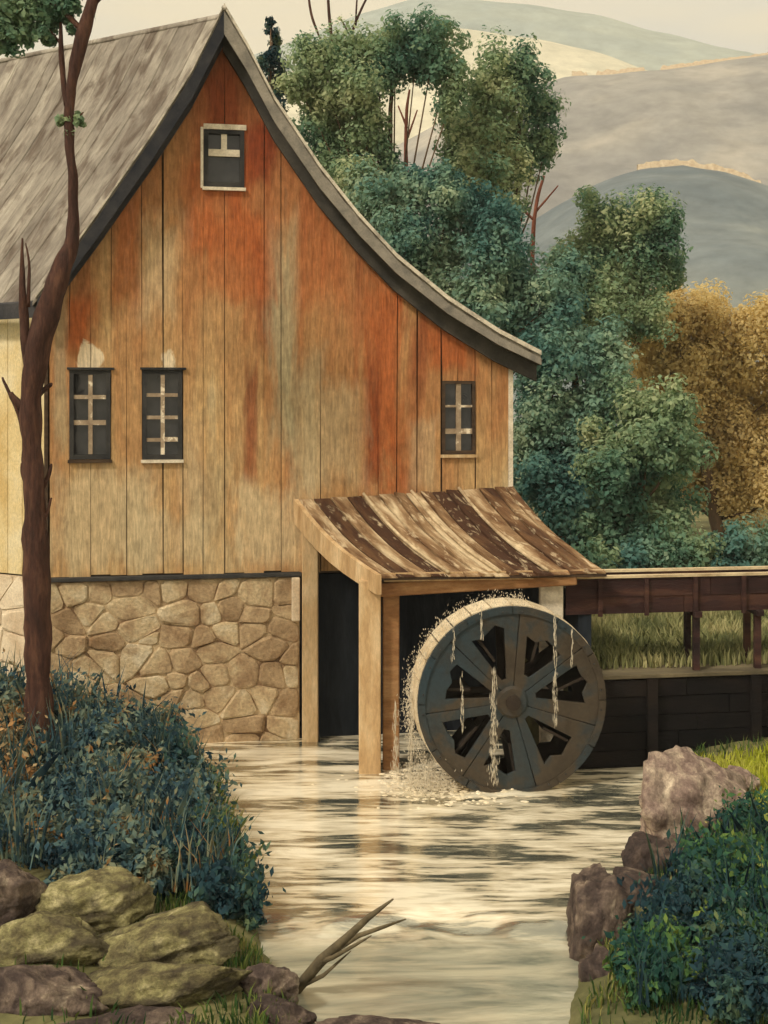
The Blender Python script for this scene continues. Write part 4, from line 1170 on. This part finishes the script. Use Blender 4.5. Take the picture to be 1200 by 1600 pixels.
rk(225, 1548, 11.2, 320, 96, 0.8, MT['rock_moss'], 8, 'long yellowish slab at the waterline, lowest but one on the left', boxy=0.5, tilt=-0.1)
rk(50, 1560, 11.0, 260, 100, 0.8, MT['rock_dark'], 9, 'dark slab in the bottom left corner')
rk(200, 1612, 10.7, 330, 80, 0.6, MT['rock_dark'], 10, 'dark wet rock along the bottom edge on the left')
rk(412, 1543, 11.5, 118, 100, 0.6, MT['rock_dark'], 11, 'rounded brown rock standing in the water by the forked twig', boxy=0.3)
rk(440, 1590, 11.0, 120, 60, 0.5, MT['rock_dark'], 16, 'low dark rock in front of the rounded brown rock')
rk(600, 1612, 10.8, 260, 40, 0.4, MT['rock_dark'], 17, 'flat dark ledge under the water at the bottom edge', boxy=0.3)

# driftwood twig
tw = thing('driftwood', P(470, 1540, 11.8), 'grey forked dead twig slanting out of the water beside the round rock', 'branch')
def twig(path, Y, nm):
    pts = [P(x, y, Y - 0.15*i) for i, (x, y, w_) in enumerate(path)]
    m = MB(); m.tube(pts, [w_/2/F*Y for x, y, w_ in path], 8, 0.3); m.build(nm, MT['twig'], tw, smooth=True)
twig([(462,1548,16),(500,1502,17),(540,1466,14),(575,1434,10),(614,1405,3)], 11.9, 'stem')
twig([(520,1488,9),(560,1462,8),(600,1448,6),(634,1436,2)], 11.9, 'branch')
twig([(498,1504,9),(520,1496,7),(556,1476,5),(580,1462,2)], 11.75, 'branch')
twig([(470,1540,9),(505,1524,6),(548,1486,2)], 11.88, 'branch')

# ------------------------------------------------------------------ bank shrubs
def shrub(name, label, x, Y, spread, rad, mat, size, group, seed, nclump=8, up=1.2, aspect=2.2, lift=0.25):
    r = np.random.default_rng(seed); a_, b_ = [], []
    root = thing(name, (x, Y, ground_z(x, Y)), label, 'shrub', group)
    m = MB()
    for k in range(nclump):
        ang = 2.4*k; q = spread*math.sqrt((k+0.3)/nclump)
        cx, cy = x+q*math.cos(ang)*1.15, Y+q*math.sin(ang)
        rd = rad*r.uniform(0.75, 1.2)
        c = Vector((cx, cy, max(0.0, ground_z(cx, cy)) + lift*(1-0.5*q/spread)*r.uniform(0.7, 1.5)))
        a, b = clump_pts(c, rd, int(380+rd*rd*9500), r, 1.0, 0.6)
        # a few upright sprays break the outline
        n2 = 60; t = r.uniform(0, 1, n2); bx2 = r.normal(0, rd*0.5, (n2, 2))
        s2 = np.stack([c.x+bx2[:,0], c.y+bx2[:,1], c.z+rd*0.6+t*rd*0.7], 1)
        a_ += [a, s2]; b_ += [b, np.tile(np.array([0, -1.0, 0.2]), (n2, 1))]
        m.tube([(cx, cy, ground_z(cx, cy)-0.05), (c.x, c.y, c.z+rd*0.4)], [0.025, 0.006], 5)
    leaf_mesh('foliage', np.concatenate(a_), np.concatenate(b_), size, mat, root, seed=seed, up=up, aspect=aspect)
    m.build('stem', MT['bark'], root)
    return root
LB = 'shrubs on the left bank'; RB = 'shrubs on the right bank'
for k, (dl, Y, spr, rad, mk, lab) in enumerate([
    (0.75,18.5,0.6,0.36,'leaf_bank','dark shrub against the foot of the stone base, farthest along the left bank'),
    (2.0,17.8,0.7,0.44,'leaf_bank','blue-green shrub just right of the leaning tree, below the stone base'),
    (3.4,17.6,0.7,0.46,'leaf_bank','dark shrub at the left edge behind the leaning tree'),
    (0.55,17.0,0.55,0.36,'leaf_dark','dark shrub at the waterline opposite the shelter post'),
    (1.7,16.5,0.7,0.42,'leaf_bank','shrub with rusty leaves in front of the leaning tree roots'),
    (3.3,15.9,0.8,0.42,'leaf_rust','tan and rust coloured shrub at the left edge below the leaning tree'),
    (0.5,15.6,0.55,0.36,'leaf_bank','blue-green shrub with green tips halfway down the left waterline'),
    (1.6,15.0,0.7,0.40,'leaf_bank','blue-green shrub in the middle of the left bank'),
    (0.45,14.2,0.5,0.34,'leaf_dark','deep blue shrub hanging over the water, lowest on the left bank'),
    (1.5,13.7,0.6,0.34,'leaf_bank','dark shrub just above the yellow-green mossy boulder'),
    (0.22,13.3,0.32,0.26,'leaf_dark','small dark shrub over the water just behind the round rock'),
    (2.9,14.2,0.7,0.38,'leaf_bank','dark shrub above the grey boulder at the left edge')]):
    shrub('bank_shrub', lab, lerp_pts(XL, Y)-dl, Y, spr, rad, MT[mk], 0.085, LB, 100+k)
for k, (dr, Y, spr, rad, mk, lab) in enumerate([
    (1.5,14.4,0.5,0.30,'leaf_bright','green shrub right of the dark rock under the big pale boulder'),
    (2.5,14.6,0.6,0.32,'leaf_dark','dark teal shrub at the right edge below the yellow grass'),
    (1.15,13.4,0.45,0.30,'leaf_bright','bright green edged shrub behind the tall streaked rock'),
    (2.2,13.2,0.6,0.34,'leaf_bright','yellow-green mottled shrub at the right edge of the photo'),
    (0.95,12.4,0.4,0.28,'leaf_dark','dark shrub just right of the tall streaked rock'),
    (1.9,12.1,0.55,0.34,'leaf_bright','mottled olive shrub in the middle of the right bank'),
    (0.75,11.4,0.35,0.26,'leaf_bright','small green shrub at the water in the bottom right'),
    (1.6,11.1,0.5,0.32,'leaf_dark','dark blue-green shrub at the bottom edge on the right'),
    (2.5,11.6,0.5,0.32,'leaf_dark','dark blue-green shrub in the bottom right corner')]):
    shrub('bank_shrub', lab, lerp_pts(XR, Y)+dr, Y, spr, rad, MT[mk], 0.075, RB, 200+k)

# ------------------------------------------------------------------ grass as stuff
def blades(name, spots, mat, label, hgt, wid, seed):
    r = np.random.default_rng(seed); n = len(spots)
    b = np.array(spots); ang = r.uniform(0, 2*np.pi, n); ln = r.normal(0, 0.28, (n, 2))
    h = hgt*r.uniform(0.5, 1.4, n); wv = wid*r.uniform(0.7, 1.3, n)
    dx, dy = np.cos(ang)*wv/2, np.sin(ang)*wv/2
    v = np.zeros((n, 5, 3)); z = np.zeros(n)
    v[:,0] = b + np.stack([-dx,-dy,z-0.03], 1); v[:,1] = b + np.stack([dx,dy,z-0.03], 1)
    v[:,2] = b + np.stack([dx*0.8+ln[:,0]*h*0.35, dy*0.8+ln[:,1]*h*0.35, h*0.6], 1)
    v[:,3] = b + np.stack([ln[:,0]*h, ln[:,1]*h, h], 1)
    v[:,4] = b + np.stack([-dx*0.8+ln[:,0]*h*0.35, -dy*0.8+ln[:,1]*h*0.35, h*0.6], 1)
    me = bpy.data.meshes.new(name)
    me.vertices.add(5*n); me.vertices.foreach_set('co', v.astype(np.float32).ravel())
    me.loops.add(5*n); me.loops.foreach_set('vertex_index', np.arange(5*n, dtype=np.int32))
    me.polygons.add(n); me.polygons.foreach_set('loop_start', np.arange(0, 5*n, 5, dtype=np.int32))
    me.polygons.foreach_set('loop_total', np.full(n, 5, dtype=np.int32))
    me.update(calc_edges=True); me.materials.append(mat)
    o = bpy.data.objects.new(name, me); col.objects.link(o)
    return props(o, label, 'grass', kind='stuff')
sp_ = []
for _ in range(16000):
    x = rng.uniform(2.6, 9.5); y = rng.uniform(19.4, 25.5)
    if y > wall_line(x)+0.35: sp_.append((x, y, ground_z(x, y)))
blades('field_grass', sp_, MT['grass_field'], 'yellow-green field grass behind the race wall under the flume', 0.24, 0.03, 1)
sp_ = []
for _ in range(15000):
    y = rng.uniform(9.5, 21.5); xl = lerp_pts(XL, y); xr = lerp_pts(XR, y)
    if rng.random() < 0.55: x = xl - abs(rng.gauss(0, 1.0)) - 0.02
    else: x = xr + abs(rng.gauss(0, 1.0)) + 0.05
    if y > 19.6 and x > -5.9 or y > wall_line(x)-0.1: continue
    if x > 4.2 and 14.8 < y < 18.5: continue
    if N((x*1.2, y*1.2, 4)) < -0.12: continue
    sp_.append((x, y, ground_z(x, y)))
blades('bank_grass', sp_, MT['grass_bank'], 'green grass blades along both banks of the stream', 0.14, 0.018, 2)
sp_ = []
for _ in range(7000):
    x = rng.uniform(4.3, 7.5); y = rng.uniform(14.8, 18.7)
    if x > lerp_pts(XR, y)+0.25 and y < wall_line(x)-0.1: sp_.append((x, y, ground_z(x, y)))
blades('yellow_grass', sp_, MT['grass_yellow'], 'bright yellow-green grass patch right of the big pale boulder', 0.16, 0.022, 3)
sp_ = []
for _ in range(700):
    y = rng.uniform(13.2, 17.5); x = lerp_pts(XL, y) + rng.uniform(-0.25, 0.05)
    sp_.append((x, y, max(0.0, ground_z(x, y))))
blades('reed', sp_, MT['grass_bank'], 'tall green reeds at the water edge of the left bank', 0.42, 0.03, 4)

sp_ = []
for _ in range(2600):
    y = rng.uniform(13.2, 18.6); x = lerp_pts(XL, y) - rng.uniform(0.1, 4.4)
    if N((x*0.9, y*0.9, 14)) < 0.0: continue
    sp_.append((x, y, ground_z(x, y)+0.15))
blades('tall_grass', sp_, MT['leaf_bank'], 'tall blue-green grass spikes standing up through the left bank shrubs', 0.62, 0.022, 6)

sp_ = []
for _ in range(1500):
    y = rng.uniform(10.8, 15.0); x = lerp_pts(XR, y) + rng.uniform(0.5, 3.2)
    if N((x*1.1, y*1.1, 24)) < 0.05: continue
    sp_.append((x, y, ground_z(x, y)+0.12))
blades('spiky_grass', sp_, MT['leaf_dark'], 'dark spiky grass blades standing up through the right bank shrubs', 0.5, 0.022, 8)

# foam where the wheel dips in
f = MB(); r = random.Random(4)
def blob(c, rx, ry, rz):
    b = len(f.v); n = 8
    for lat in range(1, 4):
        th = math.pi/2*(lat/3.0 if lat < 3 else 1)
        for k in range(n):
            a = 2*math.pi*k/n; f.v.append((c[0]+rx*math.sin(th)*math.cos(a), c[1]+ry*math.sin(th)*math.sin(a), c[2]+rz*math.cos(th)))
    f.v.append((c[0], c[1], c[2]+rz)); top = len(f.v)-1
    for k in range(n):
        k2 = (k+1) % n; f.f.append((top, b+k, b+k2))
        for l in range(2): f.f.append((b+l*n+k, b+(l+1)*n+k, b+(l+1)*n+k2, b+l*n+k2))
for _ in range(1500):
    px = r.gauss(690, 55); py = r.gauss(1228, 14) - max(0, (700-px))*0.10
    Y = F*EYE/(py-HOR); p = P(px, py, Y); s_ = 0.006 + 0.022*r.random()**2.5
    blob((p.x, p.y, water_z(p.x, p.y)-0.005), s_*r.uniform(1.2, 2.6), s_*r.uniform(0.9, 1.5), s_*r.uniform(0.5, 0.9))
props(f.build('foam', MT['foam'], smooth=True), 'cream foam on the water at the foot of the wheel', 'foam', kind='stuff')

hz = MB(); hz.box((-950,-70,-4),(950,1250,190)); ho = hz.build('haze', MT['foam']); props(ho, 'thin pale haze lying over the far hills', 'haze', kind='stuff')
ho.data.materials.clear(); mh=bpy.data.materials.new('haze'); mh.use_nodes=True; nt=mh.node_tree; nt.nodes.remove(nt.nodes['Principled BSDF'])
pv=nt.nodes.new('ShaderNodeVolumePrincipled'); pv.inputs['Color'].default_value=(0.9,0.88,0.82,1); pv.inputs['Density'].default_value=0.0006
nt.links.new(pv.outputs[0], nt.nodes['Material Output'].inputs['Volume']); ho.data.materials.append(mh)
